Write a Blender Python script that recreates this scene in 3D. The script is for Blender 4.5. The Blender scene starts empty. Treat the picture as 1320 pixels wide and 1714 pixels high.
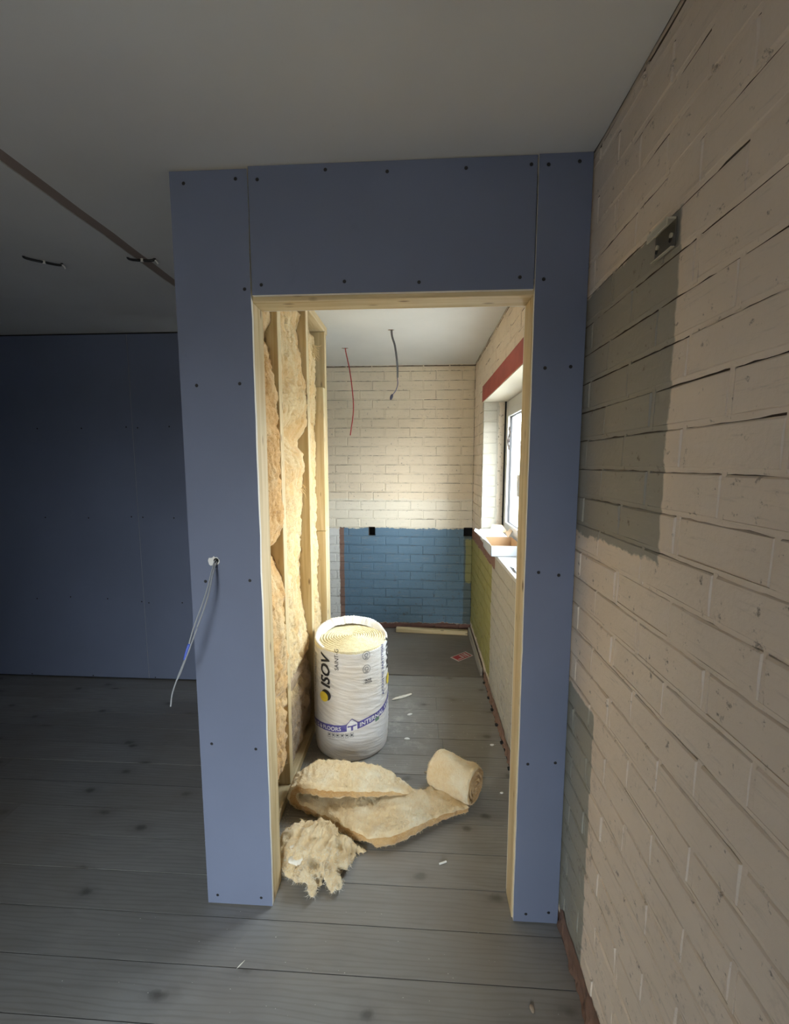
import bpy, bmesh, math, random
from mathutils import Vector, Matrix, noise
random.seed(7)
SC = bpy.context.scene
COL = SC.collection
PI = math.pi

# ------------------------------------------------------------------ camera
cam_d = bpy.data.cameras.new('camera')
cam = bpy.data.objects.new('camera', cam_d)
COL.objects.link(cam)
Mx = Matrix(((0.998347298, -0.00642614353, 0.0571084727),
             (0.0574688777, 0.112201142, -0.992022294),
             (-0.0000327582, 0.993664736, 0.112385010))).to_4x4()
cam.matrix_world = Matrix.Translation((0, 0, 1.547)) @ Mx
cam_d.sensor_fit = 'VERTICAL'
cam_d.sensor_height = 24.0
cam_d.lens = 725.0 / 1714.0 * 24.0
cam_d.clip_start = 0.02
SC.camera = cam

# ------------------------------------------------------------------ sky and daylight
W = bpy.data.worlds.new('daylight')
SC.world = W
W.use_nodes = True
wn, wl = W.node_tree.nodes, W.node_tree.links
wn.clear()
tc = wn.new('ShaderNodeTexCoord')
sx = wn.new('ShaderNodeSeparateXYZ')
cr = wn.new('ShaderNodeValToRGB')
mr = wn.new('ShaderNodeMapRange')
bg = wn.new('ShaderNodeBackground')
wo = wn.new('ShaderNodeOutputWorld')
wl.new(tc.outputs['Generated'], sx.inputs[0])
wl.new(sx.outputs['Z'], mr.inputs[0])
mr.inputs[1].default_value = -1
mr.inputs[2].default_value = 1
wl.new(mr.outputs[0], cr.inputs[0])
e = cr.color_ramp.elements
e[0].position = 0.0;  e[0].color = (0.16, 0.14, 0.115, 1)
e[1].position = 1.0;  e[1].color = (0.72, 0.85, 1.0, 1)
for p, c in ((0.49, (0.22, 0.20, 0.165, 1)), (0.51, (0.93, 0.95, 0.97, 1)), (0.75, (0.88, 0.95, 1.0, 1))):
    q = cr.color_ramp.elements.new(p); q.color = c
wl.new(cr.outputs[0], bg.inputs[0])
bg.inputs[1].default_value = 32.0
wl.new(bg.outputs[0], wo.inputs[0])

def area(name, loc, rot, sxy, power=0, color=(1, 1, 1), portal=False):
    l = bpy.data.lights.new(name, 'AREA')
    l.shape = 'RECTANGLE'; l.size, l.size_y = sxy
    l.energy = power; l.color = color
    o = bpy.data.objects.new(name, l); COL.objects.link(o)
    o.location = loc; o.rotation_euler = rot
    if portal: l.cycles.is_portal = True
    return o
area('portal_side_window', (0.80, 2.62, 1.50), (0, math.radians(90), 0), (1.06, 1.56), portal=True)
area('portal_room_window', (-0.625, -1.80, 1.0), (math.radians(90), 0, 0), (0.9, 2.1), portal=True)

SC.view_settings.view_transform = 'Standard'
SC.view_settings.look = 'None'
SC.view_settings.gamma = 1
SC.view_settings.use_curve_mapping = False
SC.view_settings.exposure = 0.0

# ------------------------------------------------------------------ helpers
def meta(o, label=None, cat=None, group=None, kind=None):
    if label: o['label'] = label
    if cat: o['category'] = cat
    if group: o['group'] = group
    if kind: o['kind'] = kind
    return o

def obj(name, me, mat=None, parent=None):
    o = bpy.data.objects.new(name, me)
    COL.objects.link(o)
    if mat:
        for m in (mat if isinstance(mat, (list, tuple)) else [mat]):
            if len(me.materials) < (len(mat) if isinstance(mat, (list, tuple)) else 1):
                me.materials.append(m)
    if parent: o.parent = parent
    return o

def empty(name, loc=(0, 0, 0)):
    o = bpy.data.objects.new(name, None); COL.objects.link(o); o.location = loc
    o.empty_display_size = 0.05
    return o

def mesh(name, verts, faces, smooth=False):
    me = bpy.data.meshes.new(name)
    me.from_pydata(verts, [], faces)
    me.update()
    if smooth:
        me.polygons.foreach_set('use_smooth', [True] * len(me.polygons))
    return me

class MB:
    def __init__(s): s.v = []; s.f = []; s.mi = []
    def add(s, v, f, mi=0):
        n = len(s.v); s.v += [tuple(p) for p in v]
        s.f += [tuple(i + n for i in q) for q in f]; s.mi += [mi] * len(f)
    def box(s, a, b, mi=0):
        x0, y0, z0 = a; x1, y1, z1 = b
        v = [(x0, y0, z0), (x1, y0, z0), (x1, y1, z0), (x0, y1, z0), (x0, y0, z1), (x1, y0, z1), (x1, y1, z1), (x0, y1, z1)]
        f = [(0, 3, 2, 1), (4, 5, 6, 7), (0, 1, 5, 4), (1, 2, 6, 5), (2, 3, 7, 6), (3, 0, 4, 7)]
        s.add(v, f, mi)
    def tube(s, pts, r, n=8, mi=0, cap=True):
        pts = [Vector(p) for p in pts]
        rings = []
        up = Vector((0.31, 0.22, 0.93))
        for i, p in enumerate(pts):
            d = (pts[min(i + 1, len(pts) - 1)] - pts[max(i - 1, 0)]).normalized()
            a = d.cross(up)
            if a.length < 1e-3: a = d.cross(Vector((1, 0, 0)))
            a.normalize(); b = d.cross(a)
            rr = r[i] if isinstance(r, (list, tuple)) else r
            rings.append([p + a * (math.cos(2 * PI * k / n) * rr) + b * (math.sin(2 * PI * k / n) * rr) for k in range(n)])
        v = [q for R in rings for q in R]; f = []
        for i in range(len(pts) - 1):
            for k in range(n):
                f.append((i * n + k, i * n + (k + 1) % n, (i + 1) * n + (k + 1) % n, (i + 1) * n + k))
        if cap:
            f.append(tuple(range(n - 1, -1, -1))); m = (len(pts) - 1) * n
            f.append(tuple(m + k for k in range(n)))
        s.add(v, f, mi)
    def build(s, name, mat=None, parent=None, smooth=False, bevel=0):
        me = mesh(name, s.v, s.f, smooth)
        if any(s.mi): me.polygons.foreach_set('material_index', s.mi)
        if bevel:
            bm = bmesh.new(); bm.from_mesh(me)
            bmesh.ops.bevel(bm, geom=bm.edges[:], offset=bevel, segments=1, affect='EDGES')
            bmesh.ops.recalc_face_normals(bm, faces=bm.faces[:])
            bm.to_mesh(me); bm.free()
        return obj(name, me, mat, parent)

def spline(pts, n=8):
    P = [Vector(p) for p in pts]; P = [P[0] * 2 - P[1]] + P + [P[-1] * 2 - P[-2]]; out = []
    for i in range(1, len(P) - 2):
        for k in range(n):
            t = k / n
            a, b, c, d = P[i - 1], P[i], P[i + 1], P[i + 2]
            out.append(0.5 * ((2 * b) + (c - a) * t + (2 * a - 5 * b + 4 * c - d) * t * t + (3 * b - a - 3 * c + d) * t ** 3))
    out.append(P[-2]); return out

def nz(x, y=0.0, z=0.0): return noise.noise(Vector((x, y, z)))
def fbm(x, y=0.0, z=0.0, o=4): return noise.fractal(Vector((x, y, z)), 1.0, 2.0, o)

# ------------------------------------------------------------------ material helper
class Mat:
    def __init__(s, name, rough=0.7, color=(0.5, 0.5, 0.5), metallic=0.0):
        s.m = bpy.data.materials.new(name); s.m.use_nodes = True
        s.n = s.m.node_tree.nodes; s.l = s.m.node_tree.links
        s.b = s.n['Principled BSDF']
        s.b.inputs['Roughness'].default_value = rough
        s.b.inputs['Metallic'].default_value = metallic
        s.b.inputs['Base Color'].default_value = (*color, 1)
        s._p = None
    def node(s, t, **k):
        q = s.n.new(t)
        for a, v in k.items(): setattr(q, a, v)
        return q
    def pos(s):
        if not s._p: s._p = s.node('ShaderNodeNewGeometry').outputs['Position']
        return s._p
    def objc(s): return s.node('ShaderNodeTexCoord').outputs['Object']
    def mapping(s, v, scale=(1, 1, 1), loc=None):
        q = s.node('ShaderNodeMapping'); s.l.new(v, q.inputs[0]); q.inputs['Scale'].default_value = scale
        if loc is not None: s.l.new(loc, q.inputs['Location'])
        return q.outputs[0]
    def noise(s, v, scale, detail=4, rough=0.55, dist=0.0):
        q = s.node('ShaderNodeTexNoise'); s.l.new(v, q.inputs['Vector'])
        q.inputs['Scale'].default_value = scale; q.inputs['Detail'].default_value = detail
        q.inputs['Roughness'].default_value = rough; q.inputs['Distortion'].default_value = dist
        return q.outputs['Fac']
    def rng(s, v, a, b, c=0.0, d=1.0):
        q = s.node('ShaderNodeMapRange'); s.put(v, q.inputs[0])
        for i, w in enumerate((a, b, c, d)): q.inputs[i + 1].default_value = w
        return q.outputs[0]
    def put(s, v, sock):
        if hasattr(v, 'is_linked') or hasattr(v, 'links'): s.l.new(v, sock)
        else: sock.default_value = (*v, 1) if isinstance(v, tuple) and len(v) == 3 and sock.type == 'RGBA' else v
    def math(s, op, a, b=0.0):
        q = s.node('ShaderNodeMath', operation=op); s.put(a, q.inputs[0]); s.put(b, q.inputs[1]); return q.outputs[0]
    def mix(s, f, a, b, mode='MIX'):
        q = s.node('ShaderNodeMix', data_type='RGBA', blend_type=mode)
        s.put(f, q.inputs[0]); s.put(a, q.inputs[6]); s.put(b, q.inputs[7]); return q.outputs[2]
    def xyz(s, v):
        q = s.node('ShaderNodeSeparateXYZ'); s.l.new(v, q.inputs[0]); return q.outputs
    def color(s, c): s.put(c, s.b.inputs['Base Color'])
    def bump(s, h, strength=0.3, dist=0.01):
        q = s.node('ShaderNodeBump'); s.l.new(h, q.inputs['Height'])
        q.inputs['Strength'].default_value = strength; q.inputs['Distance'].default_value = dist
        s.l.new(q.outputs[0], s.b.inputs['Normal'])
    def boxmask(s, u, v, u0, u1, v0, v1, soft=0.003):
        m = None
        for a, lo, hi in ((u, u0, u1), (v, v0, v1)):
            for q in (s.rng(a, lo - soft, lo + soft), s.rng(a, hi - soft, hi + soft, 1, 0)):
                m = q if m is None else s.math('MULTIPLY', m, q)
        return m

# painted brick paint jobs, laid out in the room's own coordinates
def painted(name, base, zones, fleck=0.5, dirt=(0.10, 0.075, 0.055), axis='Y'):
    M = Mat(name, rough=0.72)
    P = M.pos(); o = M.xyz(P)
    u, v = (o[1], o[2]) if axis == 'Y' else (o[0], o[2])
    w1 = M.noise(P, 9, 3); w2 = M.noise(P, 45, 3)
    wob = M.math('ADD', M.rng(w1, 0, 1, -0.025, 0.025), M.rng(w2, 0, 1, -0.014, 0.014))
    uw = M.math('ADD', u, M.math('MULTIPLY', wob, 0.35)); vw = M.math('ADD', v, wob)
    var = M.noise(P, 2.3, 4); var2 = M.noise(P, 14, 5)
    c = M.mix(M.rng(var, 0.3, 0.7), tuple(k * 0.92 for k in base), tuple(min(1, k * 1.06) for k in base))
    for (u0, u1, v0, v1, col, fuzz) in zones:
        uu, vv = (uw, vw) if fuzz else (u, v)
        c = M.mix(M.boxmask(uu, vv, u0, u1, v0, v1), c, col)
    fl = M.noise(P, 38, 6, 0.7)
    c = M.mix(M.rng(fl, 0.66 - 0.05 * fleck, 0.74 - 0.05 * fleck, 0, 0.75), c, dirt)
    st = M.noise(M.mapping(P, (1.5, 1.5, 16)), 6, 5, 0.7)
    lowd = M.math('MULTIPLY', M.rng(v, 0.95, 0.2, 0.0, 1.0), M.rng(M.noise(P, 24, 6, 0.75), 0.56, 0.66, 0, 0.6))
    c = M.mix(lowd, c, dirt)
    c = M.mix(M.rng(st, 0.58, 0.72, 0, 0.40), c, tuple(k * 0.55 for k in base))
    M.color(c)
    h = M.math('ADD', M.math('MULTIPLY', var2, 0.7), M.math('MULTIPLY', M.noise(P, 90, 4), 0.3))
    M.bump(h, 0.55, 0.006)
    return M.m

CREAM = (0.76, 0.645, 0.52)
SAGE = (0.32, 0.30, 0.25)
m_brick_r = painted('painted_brick_right', CREAM, [
    (0.885, 1.45, 1.345, 2.018, SAGE, True),
    (1.145, 1.45, 0.05, 0.862, (0.33, 0.32, 0.265), True),
    (1.45, 2.83, -0.1, 0.97, (0.44, 0.41, 0.35), True),
    (2.83, 4.0, 0.09, 0.872, (0.31, 0.28, 0.085), True),
    (2.72, 4.0, 0.872, 0.962, (0.23, 0.11, 0.075), True),
    (-1.0, 4.0, -0.1, 0.035, (0.20, 0.11, 0.075), True),
], fleck=0.8)
m_brick_b = painted('painted_brick_back', (0.78, 0.67, 0.51), [
    (-2.5, 0.6, 0.95, 1.22, (0.78, 0.71, 0.58), True),
    (-2.5, -0.725, 0.0, 0.945, (0.70, 0.69, 0.66), True),
    (-0.735, -0.685, 0.0, 0.955, (0.22, 0.13, 0.10), True),
    (-0.692, 0.42, 0.06, 0.952, (0.115, 0.195, 0.275), True),
    (0.41, 0.6, 0.06, 0.952, (0.09, 0.12, 0.125), True),
    (0.425, 0.6, 0.45, 0.86, (0.25, 0.24, 0.10), True),
    (-2.5, 0.6, -0.1, 0.058, (0.17, 0.085, 0.07), True),
], fleck=1.0, axis='X')
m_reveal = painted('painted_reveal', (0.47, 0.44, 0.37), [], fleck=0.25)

def wood(name, axis, base=(0.70, 0.57, 0.35), dark=(0.50, 0.36, 0.17)):
    M = Mat(name, rough=0.65)
    oi = M.node('ShaderNodeObjectInfo')
    sc = [16, 16, 16]; sc[axis] = 0.8
    off = M.node('ShaderNodeCombineXYZ')
    for k in range(3): M.l.new(M.math('MULTIPLY', oi.outputs['Random'], 7.0 + 3 * k), off.inputs[k])
    v = M.mapping(M.pos(), tuple(sc), off.outputs[0])
    g = M.noise(v, 2.2, 5, 0.6, 0.6)
    c = M.mix(M.rng(g, 0.35, 0.68), base, dark)
    s2 = [3, 3, 3]; s2[axis] = 1.0
    kn = M.node('ShaderNodeTexVoronoi'); M.l.new(M.mapping(M.pos(), tuple(k * 3.2 for k in s2), off.outputs[0]), kn.inputs['Vector'])
    kn.inputs['Scale'].default_value = 2.6
    c = M.mix(M.rng(kn.outputs['Distance'], 0.07, 0.19, 0.85, 0), c, (0.20, 0.12, 0.06))
    c = M.mix(M.rng(M.noise(M.pos(), 3.5, 3), 0.5, 0.75, 0, 0.3), c, (0.58, 0.60, 0.40))
    M.color(c); M.bump(g, 0.25, 0.002)
    return M.m
m_woodx, m_woody, m_woodz = (wood('pine_timber_' + a, i) for i, a in enumerate('xyz'))

def board_mat(name, base):
    M = Mat(name, rough=0.62)
    P = M.pos()
    c = M.mix(M.rng(M.noise(P, 2.0, 4), 0.3, 0.7), tuple(k * 0.93 for k in base), tuple(k * 1.07 for k in base))
    sm = M.noise(M.mapping(P, (1, 1, 0.7)), 7, 5, 0.65)
    c = M.mix(M.rng(sm, 0.66, 0.78, 0, 0.30), c, tuple(k * 0.62 for k in base))
    M.color(c); M.bump(M.noise(P, 160, 2), 0.08, 0.001)
    return M.m
m_board = board_mat('blue_plasterboard_paper', (0.160, 0.187, 0.270))
m_gyp = Mat('gypsum_core', 0.9, (0.80, 0.79, 0.75)).m
m_hole = Mat('screw_head', 0.5, (0.012, 0.012, 0.014)).m
m_black = Mat('dark_void', 0.9, (0.01, 0.01, 0.01)).m

def ceil_mat():
    M = Mat('skimmed_ceiling_plaster', 0.8)
    P = M.pos()
    c = M.mix(M.rng(M.noise(P, 1.6, 5), 0.3, 0.7), (0.66, 0.65, 0.615), (0.74, 0.73, 0.69))
    c = M.mix(M.rng(M.noise(P, 23, 5, 0.7), 0.70, 0.76, 0, 0.4), c, (0.38, 0.34, 0.29))
    M.color(c); M.bump(M.noise(P, 12, 4), 0.10, 0.004)
    return M.m
m_ceil = ceil_mat()

def floor_mat(name, sheet=False):
    M = Mat(name, rough=0.5)
    P = M.pos(); oi = M.node('ShaderNodeObjectInfo')
    off = M.node('ShaderNodeCombineXYZ')
    for k in range(3): M.l.new(M.math('MULTIPLY', oi.outputs['Random'], 5.0 + 4 * k), off.inputs[k])
    Po = M.mapping(P, (1, 1, 1), off.outputs[0])
    g = M.noise(M.mapping(Po, (1.5, 9, 1)), 3.0, 6, 0.6, 1.0)
    base_a, base_b = ((0.19, 0.165, 0.14), (0.14, 0.12, 0.10)) if sheet else ((0.32, 0.314, 0.30), (0.24, 0.234, 0.223))
    c = M.mix(M.rng(g, 0.25, 0.75), base_a, base_b)
    if not sheet:
        rings = M.node('ShaderNodeTexWave', wave_type='RINGS', rings_direction='Z')
        M.l.new(M.mapping(Po, (1.3, 9.0, 0)), rings.inputs['Vector'])
        rings.inputs['Scale'].default_value = 2.2; rings.inputs['Distortion'].default_value = 9.0
        rings.inputs['Detail'].default_value = 2.0; rings.inputs['Detail Scale'].default_value = 0.8
        c = M.mix(M.rng(rings.outputs['Fac'], 0.6, 1.0, 0, 0.30), c, (0.13, 0.125, 0.12))
        kn = M.node('ShaderNodeTexVoronoi', voronoi_dimensions='2D'); M.l.new(M.mapping(Po, (2.6, 4.6, 0)), kn.inputs['Vector'])
        kn.inputs['Scale'].default_value = 1.0; kn.inputs['Randomness'].default_value = 1.0
        kd = M.math('ADD', kn.outputs['Distance'], M.rng(M.noise(Po, 26, 3), 0, 1, -0.06, 0.06))
        c = M.mix(M.rng(kd, 0.02, 0.08, 0.9, 0), c, (0.05, 0.046, 0.043))
        c = M.mix(M.rng(kd, 0.05, 0.20, 0.35, 0), c, (0.12, 0.115, 0.11))
    c = M.mix(M.rng(oi.outputs['Random'], 0, 1, 0.0, 0.25), c, (0.14, 0.135, 0.13))
    # white plaster dust trodden in near the roll
    o = M.xyz(P)
    dx = M.math('ADD', o[0], 0.12); dy = M.math('SUBTRACT', o[1], 2.45)
    rr = M.math('SQRT', M.math('ADD', M.math('MULTIPLY', dx, M.math('MULTIPLY', dx, 6.0)), M.math('MULTIPLY', dy, M.math('MULTIPLY', dy, 2.2))))
    dust = M.math('MULTIPLY', M.rng(rr, 0.15, 0.85, 1, 0), M.rng(M.noise(P, 11, 8, 0.72), 0.50, 0.72, 0, 0.9))
    c = M.mix(dust, c, (0.50, 0.48, 0.45))
    c = M.mix(M.rng(M.noise(P, 1.1, 3), 0.42, 0.62, 0, 0.55), c, (0.21, 0.172, 0.135))
    thin = M.rng(M.noise(P, 1.3, 5, 0.6), 0.40, 0.70, 0, 0.16)
    c = M.mix(thin, c, (0.42, 0.40, 0.37))
    sp = M.rng(M.noise(P, 120, 3, 0.7), 0.76, 0.80, 0, 0.6)
    c = M.mix(sp, c, (0.45, 0.43, 0.39))
    M.color(c)
    M.put(M.rng(g, 0, 1, 0.32, 0.50), M.b.inputs['Roughness'])
    M.bump(g, 0.10, 0.0012)
    return M.m
m_floor = floor_mat('grey_stained_floorboards')
m_sheet = floor_mat('dusty_floor_sheet', True)

def wool_mat(name, a, b, o_, white=0.3, brown_z=None, stretch=(1, 1, 2.2)):
    M = Mat(name, rough=0.95)
    P = M.pos()
    f = M.noise(M.mapping(P, stretch), 26, 8, 0.72, 0.8)
    c = M.mix(M.rng(f, 0.3, 0.7), a, b)
    c = M.mix(M.rng(M.noise(P, 7, 4), 0.47, 0.68, 0, 0.85), c, o_)
    c = M.mix(M.rng(M.noise(P, 5.2, 4), 0.62, 0.72, 0, white), c, (0.88, 0.85, 0.76))
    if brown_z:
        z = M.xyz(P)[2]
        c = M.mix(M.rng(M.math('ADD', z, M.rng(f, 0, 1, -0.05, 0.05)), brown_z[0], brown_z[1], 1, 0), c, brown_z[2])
    M.color(c)
    M.b.inputs['Subsurface Weight'].default_value = 0.0
    M.b.inputs['Sheen Weight'].default_value = 0.3
    h = M.math('ADD', M.noise(P, 60, 6, 0.7, 0.5), M.math('MULTIPLY', f, 0.8))
    M.bump(h, 0.75, 0.009)
    return M.m
m_wool_floor = wool_mat('glass_wool_floor', (0.88, 0.73, 0.47), (0.77, 0.56, 0.29), (0.90, 0.82, 0.62), 0.6, stretch=(2.6, 0.8, 2.0))
m_wool_edge = wool_mat('glass_wool_edge', (0.68, 0.42, 0.17), (0.54, 0.29, 0.09), (0.78, 0.56, 0.28), 0.1)
m_wool_1 = wool_mat('glass_wool_bay_a', (0.76, 0.49, 0.21), (0.62, 0.34, 0.11), (0.83, 0.64, 0.36), 0.2)
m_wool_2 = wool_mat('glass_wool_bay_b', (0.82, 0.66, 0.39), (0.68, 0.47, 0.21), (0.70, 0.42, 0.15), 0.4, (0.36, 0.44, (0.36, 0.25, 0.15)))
m_wool_3 = wool_mat('glass_wool_bay_c', (0.82, 0.65, 0.37), (0.72, 0.50, 0.23), (0.76, 0.50, 0.20), 0.3)
m_wool_roll = wool_mat('glass_wool_roll_end', (0.88, 0.80, 0.55), (0.78, 0.66, 0.36), (0.86, 0.78, 0.50), 0.2)
m_fibre = Mat('loose_glass_fibre', 0.9, (0.82, 0.64, 0.36)).m
m_fibre_w = Mat('white_glass_fibre', 0.9, (0.84, 0.80, 0.70)).m

# ------------------------------------------------------------------ floor
H = 2.40; XR = 0.48; YB = 3.92; YF = -0.75; XL = -3.7
sub = MB(); sub.box((XL - 0.1, YF - 0.1, -0.08), (XR + 0.14, YB + 0.1, -0.022))
floor = sub.build('floor', m_black); meta(floor, kind='structure')
pitch = 0.1445; y = 0.995 - 12 * pitch; row = 0
while y < 3.0:
    y1 = y + pitch
    if y1 > 3.02: y1 = 3.025
    joints = []
    if y > 1.9: joints = [0.118] if row % 2 else [0.118 + random.choice((-0.9, 0.02))]
    else: joints = [random.uniform(-2.9, -1.4)] if row % 3 else [random.uniform(-2.2, -1.7)]
    xs = [XL] + joints + [XR - 0.012 if y > 1.4 else XR - 0.004]
    for a, b in zip(xs, xs[1:]):
        m = MB(); dz = random.uniform(-0.0008, 0.0004)
        m.box((a + 0.0009, y + 0.0013, -0.022), (b - 0.0009, y1 - 0.0013, dz))
        m.build('floorboard', m_floor, floor)
    y = y1 if y1 > 3.02 else y + pitch; row += 1
m = MB(); m.box((XL, 3.027, -0.022), (XR - 0.01, YB + 0.02, 0.002)); m.build('floor_sheet', m_sheet, floor)

# ------------------------------------------------------------------ ceiling
ceil = empty('ceiling', (0, 0, H)); meta(ceil, kind='structure')
def ragged_slab(name, x0, x1, edge_left, par):
    # slab with one irregular long edge at the slot
    n = 60; v = []; f = []
    for i in range(n + 1):
        yy = YF - 0.1 + (YB + 0.2 - YF) * i / n
        j = 0.0045 * nz(yy * 5.1, 3 if edge_left else 8) + 0.002 * nz(yy * 17, 5)
        a, b = (x0 + j, x1) if edge_left else (x0, x1 + j)
        if edge_left is None:
            a, b = x0 + j, x1 - max(0, 0.008 * nz(yy * 4, 31) + 0.003 * nz(yy * 25, 7))
        v += [(a, yy, 0), (b, yy, 0), (b, yy, 0.02), (a, yy, 0.02)]
        if i:
            o = 4 * (i - 1)
            for k in range(4): f.append((o + k, o + (k + 1) % 4, o + 4 + (k + 1) % 4, o + 4 + k))
    f += [(0, 3, 2, 1), (4 * n, 4 * n + 1, 4 * n + 2, 4 * n + 3)]
    me = mesh(name, v, f)
    bm = bmesh.new(); bm.from_mesh(me); bmesh.ops.recalc_face_normals(bm, faces=bm.faces[:]); bm.to_mesh(me); bm.free()
    return obj(name, me, m_ceil, par)
ragged_slab('ceiling_board', XL - 0.1, -1.196, False, ceil)
ragged_slab('ceiling_board', -1.148, XR - 0.003, None, ceil)
m_slot = Mat('bare_brown_joist', 0.9, (0.30, 0.235, 0.20)).m
m = MB(); m.box((-1.25, YF - 0.1, 0.004), (-1.10, YB + 0.2, 0.0195)); j = m.build('joist_strip', m_slot, ceil)
m = MB(); m.box((XL - 0.1, YF - 0.1, 0.021), (XR + 0.3, YB + 0.2, 0.10)); m.build('joist_deck', m_black, ceil)

# ------------------------------------------------------------------ brick walls
PZ_, Z0, LP = 0.082, 0.877, 0.228
def zk(k): return Z0 + PZ_ * k
_bc = {}
def brick_mesh(L, Hh, D, var):
    key = (round(L, 3), round(Hh, 3), round(D, 3), var)
    if key in _bc: return _bc[key]
    rnd = random.Random(hash(key) & 0xffff)
    c = 0.0032; nx, nzz = 4, 3
    v = []; f = []
    for j in range(nzz):
        for i in range(nx):
            u = c + (L - 2 * c) * i / (nx - 1); w = c + (Hh - 2 * c) * j / (nzz - 1)
            edge = i in (0, nx - 1) or j in (0, nzz - 1)
            v.append((u + (rnd.uniform(-1, 1) * 0.0012 if edge else 0), rnd.uniform(-0.0014, 0.0008), w + (rnd.uniform(-1, 1) * 0.0011 if edge else 0)))
    for j in range(nzz - 1):
        for i in range(nx - 1):
            a = j * nx + i; f.append((a, a + 1, a + nx + 1, a + nx))
    per = [(i, 0) for i in range(nx)] + [(nx - 1, j) for j in range(1, nzz)] + [(i, nzz - 1) for i in range(nx - 2, -1, -1)] + [(0, j) for j in range(nzz - 2, 0, -1)]
    base = len(v)
    for (i, j) in per:
        v.append((L * i / (nx - 1), c * 1.2, Hh * j / (nzz - 1)))
    for (i, j) in per:
        v.append((L * i / (nx - 1), D, Hh * j / (nzz - 1)))
    n = len(per)
    for k in range(n):
        k2 = (k + 1) % n
        a = per[k][1] * nx + per[k][0]; b = per[k2][1] * nx + per[k2][0]
        f.append((a, base + k, base + k2, b))
        f.append((base + k, base + n + k, base + n + k2, base + k2))
    me = mesh('brick', v, f)
    bm = bmesh.new(); bm.from_mesh(me); bmesh.ops.recalc_face_normals(bm, faces=bm.faces[:])
    bm.faces.ensure_lookup_table()
    # outward = -y for the face
    if bm.faces[0].normal.y > 0: bmesh.ops.reverse_faces(bm, faces=bm.faces[:])
    bm.to_mesh(me); bm.free()
    for p in me.polygons: p.use_smooth = False
    _bc[key] = me
    return me

# local brick frame: x along wall, -y out of the wall face, z up
def brick_row(spans, to_world, depth, mat, parent, individual, stuff, k0, k1, off_even, off_odd, G=0.009):
    """spans(k) -> list of (u0,u1) lengths of wall in course k"""
    cnt = 0
    for k in range(k0, k1 + 1):
        za, zb = max(zk(k), 0.004), min(zk(k + 1), H - 0.006)
        if zb - za < 0.02: continue
        off = off_even if k % 2 == 0 else off_odd
        for (u0, u1) in spans(k):
            n0 = math.floor((u0 - off) / LP)
            js = [u0] + [off + LP * n for n in range(n0, n0 + 60) if u0 + 0.03 < off + LP * n < u1 - 0.03] + [u1]
            for a, b in zip(js, js[1:]):
                jit = random.uniform(-0.003, 0.003)
                a_ = a + (G / 2 if a != u0 else 0.0005); b_ = b - (G / 2 if b != u1 else 0.0005)
                L = round(b_ - a_, 3); Hh = round(zb - za - G, 3)
                me = brick_mesh(L, Hh, depth, random.randrange(5))
                M = to_world @ Matrix.Translation((a_, random.uniform(-0.0014, 0.0012), za + G / 2 + random.uniform(-0.001, 0.001))) @ Matrix.Rotation(random.uniform(-0.006, 0.006), 4, 'Z') @ Matrix.Rotation(random.uniform(-0.02, 0.02), 4, 'X')
                if individual((a + b) / 2, (za + zb) / 2):
                    if not me.materials: me.materials.append(mat)
                    o = bpy.data.objects.new('brick', me); COL.objects.link(o); o.parent = parent
                    o.matrix_basis = M; cnt += 1
                else:
                    stuff.add([M @ v.co for v in me.vertices], [tuple(p.vertices) for p in me.polygons])
    return cnt

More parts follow.
